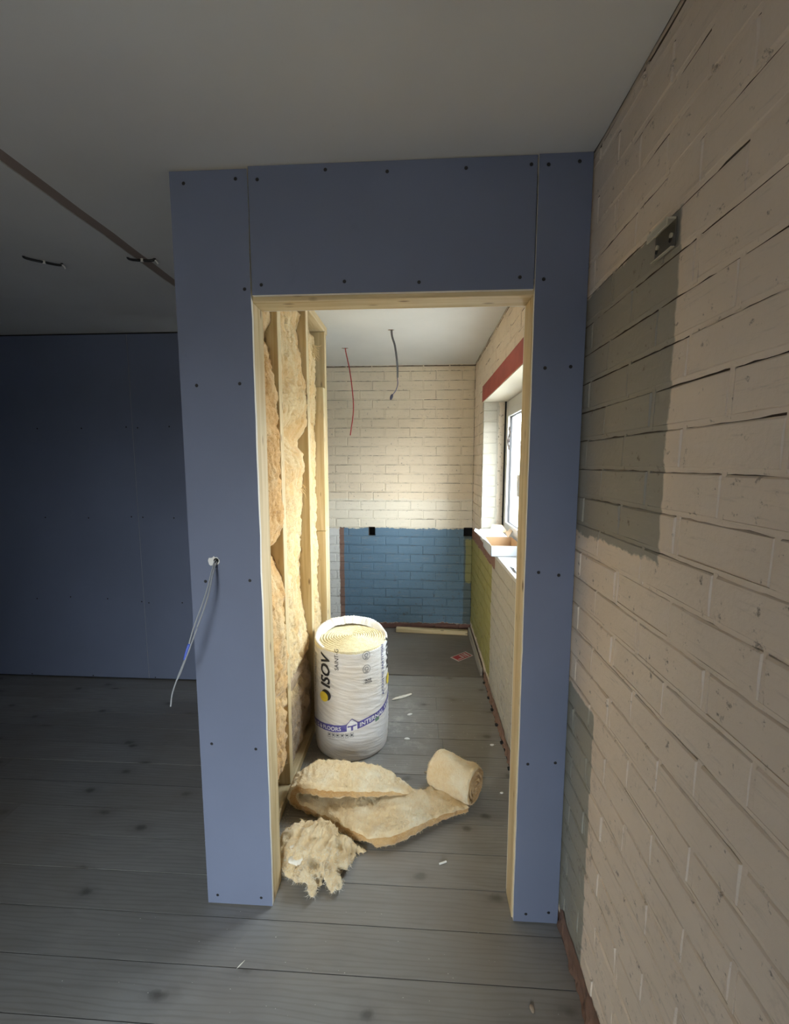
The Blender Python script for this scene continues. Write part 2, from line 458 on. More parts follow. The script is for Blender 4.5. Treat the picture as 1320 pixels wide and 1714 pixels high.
def mortar(spans, to_world, mat, parent, k0, k1, off_even, off_odd, depth, seed, crk=1.0, dark=None):
    mb = MB()
    T = lambda p: tuple(to_world @ Vector(p))
    for k in range(k0, k1 + 1):
        za, zb = max(zk(k), 0.0), min(zk(k + 1), H)
        for (u0, u1) in spans(k):
            # backing recessed behind brick faces
            v = [(u0, 0.008, za), (u1, 0.008, za), (u1, 0.008, zb), (u0, 0.008, zb), (u0, depth, za), (u1, depth, za), (u1, depth, zb), (u0, depth, zb)]
            mb.add([T(p) for p in v], [(0, 1, 2, 3), (4, 7, 6, 5), (0, 4, 5, 1), (3, 2, 6, 7), (0, 3, 7, 4), (1, 5, 6, 2)], 1)
            # struck bed joint above this course: flush at top, open crack at the foot, ragged
            n = max(2, int((u1 - u0) / 0.02)); vv = []; ff = []
            for i in range(n + 1):
                u = u0 + (u1 - u0) * i / n
                crack = crk * max(0.0, 0.0020 + 0.0022 * nz(u * 5.1 + seed, zb * 9) + 0.0026 * nz(u * 37, zb * 17 + seed) + 0.0015 * nz(u * 90, zb * 5))
                out = 0.0010 + 0.0020 * nz(u * 9, zb * 23 + seed)
                zt = zb + 0.0062; zl = zb - 0.0055 + crack
                vv += [(u, out, zt), (u, out + 0.0018, zl), (u, 0.012, zl), (u, 0.012, zt)]
                if i:
                    o = 4 * (i - 1)
                    for q in range(4): ff.append((o + q, o + 4 + q, o + 4 + (q + 1) % 4, o + (q + 1) % 4))
            i0 = len(mb.f); mb.add([T(p) for p in vv], ff)
            for q in range(len(ff)):
                if q % 4 in (1, 2): mb.mi[i0 + q] = 1
            off = off_even if k % 2 == 0 else off_odd
            n0 = math.floor((u0 - off) / LP)
            for nn in range(n0, n0 + 60):
                u = off + LP * nn
                if u0 + 0.03 < u < u1 - 0.03:
                    cr_ = random.choice((0.0, 0.001, 0.0025)); side = random.choice((-1, 1))
                    a, b = u - 0.0058 + (cr_ if side < 0 else 0), u + 0.0058 - (cr_ if side > 0 else 0)
                    o1 = random.uniform(0.0002, 0.0022)
                    v = [(a, o1, za), (b, o1, za), (b, o1 + 0.001, zb), (a, o1 + 0.001, zb), (a, 0.012, za), (b, 0.012, za), (b, 0.012, zb), (a, 0.012, zb)]
                    mb.add([T(p) for p in v], [(0, 1, 2, 3), (4, 7, 6, 5), (0, 4, 5, 1), (3, 2, 6, 7), (0, 3, 7, 4), (1, 5, 6, 2)])
    o = mb.build('mortar', [mat, dark], parent)
    me = o.data
    bm = bmesh.new(); bm.from_mesh(me); bmesh.ops.recalc_face_normals(bm, faces=bm.faces[:]); bm.to_mesh(me); bm.free()
    o['kind'] = 'stuff'
    return o

# right wall: local x = world +y reversed so that -y local = -x world.  local(x,y,z) -> world (XR + y, x, z)
TW_R = Matrix(((0, 1, 0, XR), (1, 0, 0, 0), (0, 0, 1, 0), (0, 0, 0, 1)))
WY0, WY1, WZ0, WZ1 = 1.84, 3.38, 0.962, 2.012
LZ1 = 2.128
def spans_r(k):
    za, zb = zk(k), zk(k + 1); zm = (za + zb) / 2
    if WZ0 < zm < WZ1: return [(YF, WY0), (WY1, YB)]
    if WZ1 < zm < LZ1 - 0.02: return [(YF, WY0 - 0.1), (3.43, YB)]
    return [(YF, YB)]
wall_r = empty('wall_right'); meta(wall_r, kind='structure')
st = MB()
def ind_r(u, z):
    if 0.42 < u < 1.34:
        return True
    if u > 2.12:
        if z > 2.1: return u > 2.2
        if z < 0.96: return u > 2.1 + max(0, (0.6 - z)) * 0.35
        return True
    return False
def off_fix(c): return c
n_r = brick_row(spans_r, TW_R, 0.10, m_brick_r, wall_r, ind_r, st, -11, 18, 0.604, 0.490)
so = st.build('brickwork_out_of_view', m_brick_r, wall_r); so['kind'] = 'stuff'
mortar(spans_r, TW_R, m_brick_r, wall_r, -11, 18, 0.604, 0.490, 0.11, 2.0, 1.0, Mat('joint_crack_dirt', 0.95, (0.13, 0.09, 0.065)).m)
# outer leaf so that no daylight leaks
m = MB()
m.box((XR + 0.125, YF - 0.1, 0 - 0.08), (XR + 0.27, WY0, H + 0.1)); m.box((XR + 0.125, WY1, -0.08), (XR + 0.27, YB + 0.1, H + 0.1))
m.box((XR + 0.125, WY0, -0.08), (XR + 0.27, WY1, WZ0 - 0.02)); m.box((XR + 0.125, WY0, WZ1 + 0.01), (XR + 0.27, WY1, H + 0.1))
m.build('outer_leaf', m_brick_r, wall_r)
# lintel, red oxide
M = Mat('red_oxide_paint', 0.55)
M.color(M.mix(M.rng(M.noise(M.pos(), 8, 4), 0.35, 0.65), (0.34, 0.052, 0.040), (0.42, 0.075, 0.055)))
m_red = M.m
m = MB(); m.box((XR - 0.004, WY0 - 0.1, WZ1), (XR + 0.022, 3.43, LZ1)); m.build('steel_lintel', m_red, wall_r, bevel=0.002)
m = MB(); m.box((XR + 0.0, WY0, WZ1 - 0.006), (XR + 0.26, WY1 + 0.01, WZ1 + 0.004)); m.build('soffit_board', Mat('cream_soffit', 0.8, (0.66, 0.60, 0.48)).m, wall_r)
m = MB(); m.box((XR + 0.158, WY1 - 0.0135, WZ0), (XR + 0.172, WY1 - 0.0005, WZ1 - 0.006)); m.build('open_frame_gap', m_black, wall_r)
# reveal: painted brick ends at the far side of the window, each brick its own piece
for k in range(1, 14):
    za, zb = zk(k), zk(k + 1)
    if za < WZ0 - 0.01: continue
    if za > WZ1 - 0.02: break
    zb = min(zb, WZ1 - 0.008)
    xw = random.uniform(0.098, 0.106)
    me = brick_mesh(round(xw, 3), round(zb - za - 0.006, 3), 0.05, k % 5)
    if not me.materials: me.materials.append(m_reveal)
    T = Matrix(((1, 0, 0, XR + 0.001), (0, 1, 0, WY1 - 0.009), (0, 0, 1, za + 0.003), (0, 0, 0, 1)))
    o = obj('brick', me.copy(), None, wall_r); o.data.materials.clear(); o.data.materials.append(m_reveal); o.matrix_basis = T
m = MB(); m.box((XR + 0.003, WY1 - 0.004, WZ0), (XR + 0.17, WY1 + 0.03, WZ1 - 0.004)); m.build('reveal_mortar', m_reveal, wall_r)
# rough old mortar line along the window frame
v = []; f = []; n = 60
for i in range(n + 1):
    z = WZ0 + (WZ1 - 0.01 - WZ0) * i / n
    w = 0.02 + 0.012 * nz(z * 9, 4) + 0.008 * nz(z * 41, 2)
    p = 0.012 + 0.006 * nz(z * 23, 9)
    v += [(XR + 0.165 - w - 0.03, WY1 - 0.006, z), (XR + 0.165 - w, WY1 - p, z), (XR + 0.168, WY1 - p * 0.8, z)]
    if i:
        o_ = 3 * (i - 1); f += [(o_, o_ + 1, o_ + 4, o_ + 3), (o_ + 1, o_ + 2, o_ + 5, o_ + 4)]
m_rough = painted('rough_mortar', (0.62, 0.54, 0.44), [], fleck=1.8, dirt=(0.06, 0.045, 0.035))
obj('rough_mortar', mesh('rough_mortar', v, f, True), m_rough, wall_r)
# exposed rubble at the foot of the wall where the old baseboard was
def rubble_strip(name, y0, y1, x, ztop, mat, par, seed, thick=0.012):
    v = []; f = []; n = int((y1 - y0) / 0.012); R = 6
    for i in range(n + 1):
        yy = y0 + (y1 - y0) * i / n
        zt = ztop * (1 + 0.35 * nz(yy * 7, seed) + 0.25 * nz(yy * 29, seed))
        for j in range(R):
            t = j / (R - 1)
            d = thick * (0.5 + 0.9 * nz(yy * 22, t * 4, seed) + 0.6 * nz(yy * 60, t * 9, seed)) * (1 - t * 0.9)
            v.append((x - max(0.0008, d), yy, 0.002 + t * zt))
        if i:
            for j in range(R - 1):
                a = (i - 1) * R + j; f.append((a, a + R, a + R + 1, a + 1))
    return obj(name, mesh(name, v, f), mat, par)
m_rub = painted('bare_red_rubble', (0.20, 0.115, 0.08), [], fleck=1.3)
rubble_strip('exposed_footing', -0.7, 1.32, XR, 0.078, m_rub, wall_r, 3.3, 0.014)
rubble_strip('exposed_footing', 1.43, 3.0, XR - 0.002, 0.055, m_rub, wall_r, 7.3, 0.018)

# back wall of the inner room: local (x,y,z) -> world (x, YB+y, z)
TW_B = Matrix(((1, 0, 0, 0), (0, 1, 0, YB), (0, 0, 1, 0), (0, 0, 0, 1)))
XB0 = -1.75
HOLES = [(-0.465, -0.405, 0), (0.405, XR, 0)]
def spans_b(k):
    if k == 0: return [(XB0, -0.465), (-0.405, 0.405)]
    return [(XB0, XR)]
wall_b = empty('wall_back'); meta(wall_b, kind='structure')
st = MB()
brick_row(spans_b, TW_B, 0.09, m_brick_b, wall_b, lambda u, z: u > -0.95, st, -11, 18, 0.03, 0.144)
so = st.build('brickwork_out_of_view', m_brick_b, wall_b); so['kind'] = 'stuff'
mortar(spans_b, TW_B, m_brick_b, wall_b, -11, 18, 0.03, 0.144, 0.095, 5.0, 1.15, Mat('joint_crack_grime', 0.95, (0.12, 0.09, 0.065)).m)
m = MB(); m.box((XB0 - 0.1, YB + 0.10, -0.08), (XR + 0.3, YB + 0.2, H + 0.1)); m.build('hole_backing', m_black, wall_b)

# ------------------------------------------------------------------ front partition
PY = 1.3245; PT = 0.0125
wall_f = empty('wall_front', (0, PY, 0)); meta(wall_f, kind='structure')
def panel(name, x0, x1, z0, z1, screws, parent, yf=0.0, ragged=(), off=(0, 0, 0), axis='x'):
    # plasterboard: blue paper faces, white core at the cut edges
    n = 40
    L = []; R = []
    for i in range(n + 1):
        z = z0 + (z1 - z0) * i / n
        L.append(x0 + (0.0018 * nz(z * 13, x0 * 9) if 'l' in ragged else 0)); R.append(x1 + (0.0022 * nz(z * 13, x1 * 7) if 'r' in ragged else 0))
    mb = MB()
    for i in range(n):
        za, zb = z0 + (z1 - z0) * i / n, z0 + (z1 - z0) * (i + 1) / n
        a, b, c, d = (L[i], yf, za), (R[i], yf, za), (R[i + 1], yf, zb), (L[i + 1], yf, zb)
        A, B, C_, D = [(p[0], yf + PT, p[2]) for p in (a, b, c, d)]
        mb.add([a, b, c, d], [(0, 1, 2, 3)], 0); mb.add([A, B, C_, D], [(3, 2, 1, 0)], 1)
        mb.add([a, d, D, A], [(0, 1, 2, 3)], 1); mb.add([b, B, C_, c], [(0, 1, 2, 3)], 1)
    mb.add([(L[0], yf, z0), (R[0], yf, z0), (R[0], yf + PT, z0), (L[0], yf + PT, z0)], [(0, 3, 2, 1)], 1)
    mb.add([(L[-1], yf, z1), (R[-1], yf, z1), (R[-1], yf + PT, z1), (L[-1], yf + PT, z1)], [(0, 1, 2, 3)], 1)
    o = mb.build(name, [m_board, m_gyp], parent)
    for (sx_, sz_) in screws:
        me = screw_mesh()
        s = obj('screw', me, None, o); s.location = (sx_, yf - 0.0004, sz_)
    return o
_sm = None
def screw_mesh():
    global _sm
    if _sm is None:
        n = 12; v = [(0, 0.0002, 0)]; f = []
        for r, yy in ((0.0025, 0.0), (0.0044, -0.0003), (0.0052, 0.0004)):
            for k in range(n): v.append((r * math.cos(2 * PI * k / n), yy, r * math.sin(2 * PI * k / n)))
        for k in range(n):
            k2 = (k + 1) % n; f.append((0, 1 + k, 1 + k2))
            for q in range(2): f.append((1 + q * n + k, 1 + (q + 1) * n + k, 1 + (q + 1) * n + k2, 1 + q * n + k2))
        _sm = mesh('screw', v, f); _sm.materials.append(m_hole)
    return _sm
XO0, XO1, ZO = -0.505, 0.323, 2.030
panel('plasterboard_panel', -0.734, XO0 + 0.002, 0.006, H - 0.010,
      [(-.692, 2.357), (-.537, 2.364), (-.522, 2.06), (-.683, 1.783), (-.548, 1.787), (-.686, 1.168), (-.540, 1.173), (-.693, .607), (-.542, .594), (-.699, .037), (-.543, .036)], wall_f, ragged='r')
panel('plasterboard_panel', XO0 + 0.0055, XO1 - 0.001, ZO + 0.012, H - 0.004,
      [(-.473, 2.36), (-.274, 2.379), (-.097, 2.368), (.125, 2.369), (.305, 2.372), (-.471, 2.071), (-.223, 2.075), (-.005, 2.068), (.283, 2.075)], wall_f)
panel('plasterboard_panel', XO1 + 0.0035, 0.4735, 0.004, H - 0.002,
      [(.352, 2.37), (.436, 2.375), (.350, 2.068), (.363, 1.822), (.436, 1.825), (.367, 1.213), (.428, 1.205), (.356, .578), (.443, .586), (.368, .033), (.443, .043)], wall_f, ragged='l')
# studwork of the partition (local y from the wall root)
y0, y1 = PT + 0.0006, PT + 0.0006 + 0.089
def timber(name, a, b, mat, par): 
    m = MB(); m.box(a, b); return m.build(name, mat, par, bevel=0.0022)
timber('jamb_post', (XO0 - 0.045, y0, 0.0), (XO0, y1, ZO - 0.0005), m_woodz, wall_f)
timber('jamb_post', (XO1, y0, 0.0), (XO1 + 0.045, y1, ZO - 0.0005), m_woodz, wall_f)
timber('header_beam', (XO0 - 0.045, y0, ZO), (XO1 + 0.045, y1, ZO + 0.045), m_woodx, wall_f)
timber('end_stud', (0.428, y0, 0.0), (0.472, y1, H - 0.05), m_woodz, wall_f)
timber('top_plate', (-0.72, y0, H - 0.048), (0.472, y1, H - 0.003), m_woodx, wall_f)
for xx in (-0.2, 0.1): timber('cripple_stud', (xx, y0, ZO + 0.046), (xx + 0.045, y1, H - 0.049), m_woodz, wall_f)
timber('sole_plate', (-0.72, y0, 0.0), (XO0 - 0.046, y1, 0.045), m_woodx, wall_f)
timber('corner_stud', (-0.72, y0, 0.046), (-0.675, y1, H - 0.05), m_woodz, wall_f)
# back skin of the strip right of the door and header, so the wall is closed
panel('back_panel', XO1 + 0.002, 0.4735, 0.004, H - 0.004, [], wall_f, yf=y1 + 0.0006)
panel('back_panel', XO0 - 0.0, XO1 + 0.0, ZO + 0.004, H - 0.004, [], wall_f, yf=y1 + 0.0006)
# cable hole rim, torn white
HX, HZ = -0.649, 1.237
v = [(HX, -0.0003, HZ)]; f = []; n = 22
for k in range(n):
    a = 2 * PI * k / n; r = 0.016 + 0.005 * nz(k * 0.9, 4) + (0.006 if 2.3 < a < 4.2 else 0)
    v.append((HX - 0.003 + r * math.cos(a), -0.0008, HZ + r * 0.9 * math.sin(a) - 0.002))
for k in range(n): f.append((0, 1 + k, 1 + (k + 1) % n))
hr = obj('torn_cable_hole', mesh('torn_cable_hole', v, f), m_gyp, wall_f)
v = [(HX + 0.002, -0.0013, HZ)] ; f = []
for k in range(14):
    a = 2 * PI * k / 14; v.append((HX + 0.002 + 0.0085 * math.cos(a), -0.0013, HZ + 0.0085 * math.sin(a)))
for k in range(14): f.append((0, 1 + k, 1 + (k + 1) % 14))
obj('bored_opening', mesh('bored_opening', v, f), m_black, wall_f)

# ------------------------------------------------------------------ left stud wall (open to the inner room)
SX0, SX1 = -0.689, -0.594
wall_l = empty('wall_left', (SX0, PY, 0)); meta(wall_l, kind='structure')
def lt(name, a, b, mat):
    o = timber(name, (a[0] - SX0, a[1] - PY, a[2]), (b[0] - SX0, b[1] - PY, b[2]), mat, wall_l); return o
for ya, yb in ((1.430, 1.474), (1.845, 1.890), (2.315, 2.360)):
    if ya < 1.5: lt('stud', (SX0, ya, 0.046), (SX1 - 0.006, yb, H - 0.047), m_woodz)
    else: lt('stud', (SX0, ya, 0.046), (SX1, yb, H - 0.047), m_woodz)
lt('stud', (SX0, 2.752, 0.0), (SX1 + 0.002, 2.797, H - 0.047), m_woodz)
lt('trimmer_stud', (SX0, 2.700, 0.0), (SX1, 2.7515, 1.115), m_woodz)
lt('trimmer_stud', (SX0, 2.700, 1.117), (SX1, 2.7515, 2.01), m_woodz)
lt('top_plate', (SX0, 1.43, H - 0.046), (SX1, 2.84, H - 0.002), m_woody)
lt('sole_plate', (SX0, 1.43, 0.0), (SX1, 2.699, 0.045), m_woody)
m = MB(); m.box((-0.0135, 1.338 - PY, 0.004), (-0.001, 2.80 - PY, H - 0.004)); m.build('plasterboard_panel', m_board, wall_l)
m = MB(); m.box((-0.045 + 0.0, 1.338 - PY, 0.004), (-0.0140, 2.80 - PY, H - 0.004)); m.build('outer_panel', m_board, wall_l)

# ------------------------------------------------------------------ front room far wall, other walls
FY = 2.85
wall_far = empty('wall_far', (-1.0, FY, 0)); meta(wall_far, kind='structure')
def fpan(x0, x1, sc):
    return panel('plasterboard_panel', x0 + 1.0, x1 + 1.0, 0.012, H - 0.012, [(a + 1.0, b) for a, b in sc], wall_far)
fpan(-1.9270, -0.742, [(-1.892, 1.782), (-1.672, 1.789), (-1.896, 1.176), (-1.676, 1.173), (-1.893, .570), (-1.651, .575), (-1.881, .019), (-1.4, 1.78), (-1.1, 1.78), (-1.4, 1.17), (-1.1, 1.17), (-1.4, .58), (-1.1, .58)])
fpan(-3.1270, -1.9282, [(-1.971, 1.787), (-1.977, 1.179), (-2.286, 1.169), (-2.717, .586), (-2.466, .603), (-2.193, .595), (-1.945, .578), (-2.81, .02), (-2.346, .02), (-2.286, 1.78), (-2.6, 1.78), (-2.6, 1.17)])
fpan(-3.7, -3.129, [(-3.17, 1.78), (-3.17, 1.17), (-3.17, .58)])
m = MB(); m.box((-2.75, 0.013, 0.0), (0.26, 0.06, H)); m.build('stud_backing', m_black, wall_far)
def plain(name, a, b, mat=None):
    m = MB(); m.box(a, b); return meta(m.build(name, mat or m_board), kind='structure')
plain('wall_outer', (XL - 0.1, YF, 0), (XL, FY + 0.06, H))
plain('wall_alcove', (XB0 - 0.08, FY + 0.06, 0), (XB0, YB + 0.1, H), m_ceil)
# wall behind the camera; its opening runs into an added tunnel narrowing the daylight
WX0, WX1, WV0, WV1 = -1.00, -0.25, 0.02, 2.0
wb = MB()
wb.box((XL - 0.1, YF - 0.12, -0.05), (WX0, YF, H + 0.1)); wb.box((WX1, YF - 0.12, -0.05), (XR + 0.3, YF, H + 0.1))
wb.box((WX0, YF - 0.12, -0.05), (WX1, YF, WV0)); wb.box((WX0, YF - 0.12, WV1), (WX1, YF, H + 0.1))
YP = -1.72  # unseen side walls, head and floor added to keep daylight off the far wall
wb.box((WX0 - 0.1, YP, -0.05), (WX0, YF - 0.12, H + 0.1)); wb.box((WX1, YP, -0.05), (WX1 + 0.1, YF - 0.12, H + 0.1))
wb.box((WX0, YP, WV1), (WX1, YF - 0.12, WV1 + 0.1)); wb.box((WX0, YP, -0.05), (WX1, YF, WV0))
meta(wb.build('wall_rear_light_tunnel', m_board), kind='structure')

# ------------------------------------------------------------------ windows
m_upvc = Mat('white_upvc', 0.3, (0.60, 0.59, 0.56)).m
m_gask = Mat('black_gasket', 0.6, (0.02, 0.02, 0.022)).m
M = Mat('window_glass', 0.0, (1, 1, 1)); M.b.inputs['Transmission Weight'].default_value = 1.0; M.b.inputs['IOR'].default_value = 1.0
m_glass = M.m
nn, ll = m_glass.node_tree.nodes, m_glass.node_tree.links
tr = nn.new('ShaderNodeBsdfTransparent'); gl = nn.new('ShaderNodeBsdfGlossy'); gl.inputs['Roughness'].default_value = 0.02
mx = nn.new('ShaderNodeMixShader'); mx.inputs[0].default_value = 0.05
tr.inputs[0].default_value = (0.93, 0.95, 0.95, 1)
ll.new(tr.outputs[0], mx.inputs[1]); ll.new(gl.outputs[0], mx.inputs[2]); ll.new(mx.outputs[0], nn['Material Output'].inputs['Surface'])
def ring_y(mb, x0, x1, ya, yb, za, zb, w, mi=0):
    mb.box((x0, ya, za), (x1, ya + w, zb), mi); mb.box((x0, yb - w, za), (x1, yb, zb), mi)
    mb.box((x0, ya + w, za), (x1, yb - w, za + w), mi); mb.box((x0, ya + w, zb - w), (x1, yb - w, zb), mi)
win = empty('window_1', (XR + 0.17, (WY0 + WY1) / 2, 1.0)); meta(win, kind='structure')
ox, oy, oz = XR + 0.17, (WY0 + WY1) / 2, 1.0
def L(mb, name, mat, bevel=0.003, par=win):
    mb.v = [(p[0] - ox, p[1] - oy, p[2] - oz) for p in mb.v]
    return mb.build(name, mat, par, bevel=bevel)
fz0, fz1 = WZ0 + 0.028, WZ1 - 0.010
mb = MB(); ring_y(mb, ox, ox + 0.07, WY0 + 0.005, WY1 - 0.012, fz0, fz1, 0.062); mb.box((ox, 2.58, fz0 + 0.06), (ox + 0.07, 2.65, fz1 - 0.06)); L(mb, 'window_frame', m_upvc)
for a, b in ((WY0 + 0.075, 2.572), (2.658, WY1 - 0.082)):
    mb = MB(); ring_y(mb, ox + 0.006, ox + 0.060, a - 0.004, b + 0.004, fz0 + 0.058, fz1 - 0.058, 0.006); L(mb, 'gasket', m_gask, 0)
    mb = MB(); ring_y(mb, ox - 0.012, ox + 0.050, a + 0.003, b - 0.003, fz0 + 0.066, fz1 - 0.066, 0.055); sash = L(mb, 'sash', m_upvc)
    mb = MB(); ring_y(mb, ox + 0.004, ox + 0.02, a + 0.058, b - 0.058, fz0 + 0.121, fz1 - 0.121, 0.005); g = L(mb, 'gasket', m_gask, 0)
    mb = MB(); mb.box((ox + 0.018, a + 0.05, fz0 + 0.115), (ox + 0.022, b - 0.05, fz1 - 0.115)); L(mb, 'pane', m_glass, 0)
mb = MB(); mb.box((ox - 0.05, 2.70, 1.45), (ox - 0.013, 2.725, 1.475)); mb.box((ox - 0.05, 2.705, 1.34), (ox - 0.035, 2.72, 1.465)); L(mb, 'window_handle', m_upvc)
# torn protective film hanging at the top of the sash
v = []; f = []; n = 14
for i in range(n + 1):
    for j in range(7):
        z = 1.80 - 0.16 * i / n; yy = 3.18 - 0.07 * j / 6 - 0.02 * math.sin(i * .5)
        v.append((ox - 0.018 - 0.012 * abs(nz(i * .7, j * .9, 3)), yy + 0.008 * nz(i * .6, j * .4), z))
        if i and j:
            a = (i - 1) * 7 + j - 1; f.append((a, a + 1, a + 8, a + 7))
M = Mat('lilac_film', 0.35); M.color(M.mix(M.rng(M.noise(M.pos(), 40, 3), 0.45, 0.6), (0.60, 0.58, 0.68), (0.20, 0.20, 0.32)))
fm = mesh('protective_film', [(p[0] - ox, p[1] - oy, p[2] - oz) for p in v], f, True); fo = obj('protective_film', fm, M.m, win)
m = MB(); m.box((XR - 0.004, WY0, WZ0 - 0.006), (XR + 0.166, WY1 - 0.012, WZ0 + 0.018)); sill = meta(m.build('trim_1', Mat('white_sill_board', 0.5, (0.58, 0.57, 0.56)).m, bevel=0.002), kind='structure')
# window behind the camera, at the outer end of the added light tunnel
win2 = empty('window_2', (0, YP + 0.04, 0)); meta(win2, kind='structure')
mb = MB()
for a, b in (((WX0, -0.03, WV0), (WX0 + .06, .03, WV1)), ((WX1 - .06, -0.03, WV0), (WX1, .03, WV1)), ((WX0 + .06, -0.03, WV0), (WX1 - .06, .03, WV0 + .06)), ((WX0 + .06, -0.03, WV1 - .06), (WX1 - .06, .03, WV1))): mb.box(a, b)
mb.build('window_frame', m_upvc, win2, bevel=0.003)
mb = MB(); mb.box((WX0 + .05, -0.004, WV0 + .05), (WX1 - .05, 0.0, WV1 - .05)); mb.build('pane', m_glass, win2)
# yard outside the side window
m = MB(); m.box((0.77, -6, -0.3), (14, 12, -0.2)); meta(m.build('ground', Mat('concrete_yard', 0.9, (0.30, 0.29, 0.27)).m), kind='structure')

# ------------------------------------------------------------------ insulation in the stud bays
def interp(tab, z):
    t = sorted(tab)
    if z <= t[0][0]: return t[0][1]
    for (a, b), (c, d) in zip(t, t[1:]):
        if z <= c: return b + (d - b) * (z - a) / (c - a + 1e-9)
    return t[-1][1]
def fibres(me_or_obj, parent, count, mat, ln=(0.008, 0.022), w=0.0005, seed=1, cond=None, name='loose_fibre', curl=0.6):
    rnd = random.Random(seed); me = me_or_obj
    polys = [p for p in me.polygons if (cond is None or cond(p.center, p.normal))]
    if not polys: return
    cum = []; t = 0
    for p in polys: t += p.area; cum.append(t)
    import bisect
    mb = MB()
    for _ in range(count):
        p = polys[min(len(polys) - 1, bisect.bisect(cum, rnd.random() * t))]
        vs = [me.vertices[i].co for i in p.vertices]
        a, b = rnd.random(), rnd.random()
        P = vs[0].lerp(vs[1], a).lerp(vs[-1].lerp(vs[2], a), b) if len(vs) > 3 else vs[0].lerp(vs[1], a).lerp(vs[2], b * .5)
        d = (p.normal * rnd.uniform(.3, 1) + Vector((rnd.uniform(-1, 1), rnd.uniform(-1, 1), rnd.uniform(-1, 1))) * 0.9).normalized()
        l = rnd.uniform(*ln); c = Vector((rnd.uniform(-1, 1), rnd.uniform(-1, 1), rnd.uniform(-1.2, .6))) * curl
        s = d.cross(Vector((rnd.uniform(-1, 1), rnd.uniform(-1, 1), rnd.uniform(-1, 1)))).normalized() * w
        q = [P - d * 0.002, P + d * l * .5, P + (d + c).normalized() * l * .9]
        mb.add([q[0] - s, q[0] + s, q[1] - s * .8, q[1] + s * .8, q[2]], [(0, 1, 3, 2), (2, 3, 4)])
    o = mb.build(name, mat, parent); o['kind'] = 'stuff'
    return o

BATTS = []
def bay_batt(label, tab, ya, yb, z0, z1, mat, seed, bulge=0.02, dents=(), fib=1800, nearx=None):
    ny, n_z = 44, int((z1 - z0) / 0.006)
    v = []; f = []; ox_, oy_, oz_ = SX0 + 0.002, (ya + yb) / 2, z0
    for i in range(n_z + 1):
        z = z0 + (z1 - z0) * i / n_z
        for j in range(ny + 1):
            t = j / ny; yy = ya + (yb - ya) * t
            e = interp(tab, z)
            ex = e if nearx is None else nearx + (e - nearx) * min(1, t * 1.3)
            x = ex + bulge * math.sin(PI * min(1, t * 1.02)) * (0.6 + 0.5 * nz(z * 3, seed))
            x += 0.014 * nz(z * 5 + seed, yy * 9) + 0.011 * nz(z * 17, yy * 20, seed) + 0.007 * nz(z * 45, yy * 48, seed) + 0.004 * nz(z * 95, yy * 90, seed) - 0.012 * max(0, abs(nz(z * 4.5, yy * 14, seed + 3)) < 0.05)
            for (dz_, dt_, rz_, rt_, amp) in dents:
                x -= amp * math.exp(-((z - dz_) / rz_) ** 2 - ((t - dt_) / rt_) ** 2)
            ed = min(1, (z - z0) / 0.03, (z1 - z) / 0.03); x = SX0 + 0.006 + (x - SX0 - 0.006) * math.sqrt(max(0.02, ed))
            jy = 0.002 if 0 < j < ny else 0
            v.append((max(x, SX0 + 0.006) - ox_, yy + jy * nz(z * 30, yy * 30) - oy_, z - oz_))
    S = ny + 1
    for i in range(n_z):
        for j in range(ny):
            a = i * S + j; f.append((a, a + 1, a + S + 1, a + S))
    nb = len(v)
    for i in range(n_z + 1):
        z = z0 + (z1 - z0) * i / n_z
        v.append((0, ya - oy_, z - oz_)); v.append((0, yb - oy_, z - oz_))
    for i in range(n_z):
        a = nb + 2 * i
        f += [(a, a + 2, a + 3, a + 1), (i * S, (i + 1) * S, a + 2, a), (i * S + ny, a + 1, a + 3, (i + 1) * S + ny)]
    f += [tuple([nb, nb + 1] + [j for j in range(ny, -1, -1)])]
    m_ = n_z * S; f += [tuple([nb + 2 * n_z + 1, nb + 2 * n_z] + [m_ + j for j in range(ny + 1)])]
    me = mesh('insulation_batt', v, f, True)
    bm = bmesh.new(); bm.from_mesh(me); bmesh.ops.recalc_face_normals(bm, faces=bm.faces[:]); bm.to_mesh(me); bm.free()
    o = obj('insulation_batt', me, mat); o.location = (ox_, oy_, oz_); BATTS.append(o)
    meta(o, label, 'insulation', 'insulation batts between the studs')
    fibres(me, o, fib, m_fibre, seed=int(seed * 10), cond=lambda c, n: c.x > 0.02 and n.x > -0.3)
    return o
G1a = [(2.35, -0.618), (2.16, -0.624), (2.056, -0.651), (1.971, -0.626), (1.885, -0.609), (1.799, -0.603), (1.699, -0.605), (1.578, -0.597), (1.488, -0.594), (1.274, -0.601), (1.216, -0.622), (1.165, -0.652)]
G1b = [(1.18, -0.655), (1.154, -0.648), (1.065, -0.621), (0.957, -0.599), (0.844, -0.592), (0.201, -0.606), (0.131, -0.638)]
G2 = [(2.312, -0.628), (2.229, -0.649), (2.127, -0.63), (2.021, -0.617), (1.898, -0.596), (1.752, -0.604), (1.700, -0.628), (1.67, -0.655), (1.63, -0.655), (1.60, -0.626), (1.531, -0.612), (1.45, -0.630), (1.311, -0.640), (1.14, -0.652), (0.936, -0.655), (0.745, -0.645), (0.61, -0.622), (0.54, -0.615), (0.48, -0.650), (0.41, -0.62), (0.325, -0.608), (0.191, -0.623), (0.05, -0.648)]
G3 = [(2.36, -0.662), (2.245, -0.644), (2.103, -0.637), (2.007, -0.645), (1.957, -0.651), (1.863, -0.646), (1.454, -0.652), (1.007, -0.65), (0.814, -0.655), (0.72, -0.64), (0.531, -0.64), (0.274, -0.653), (0.1, -0.66)]
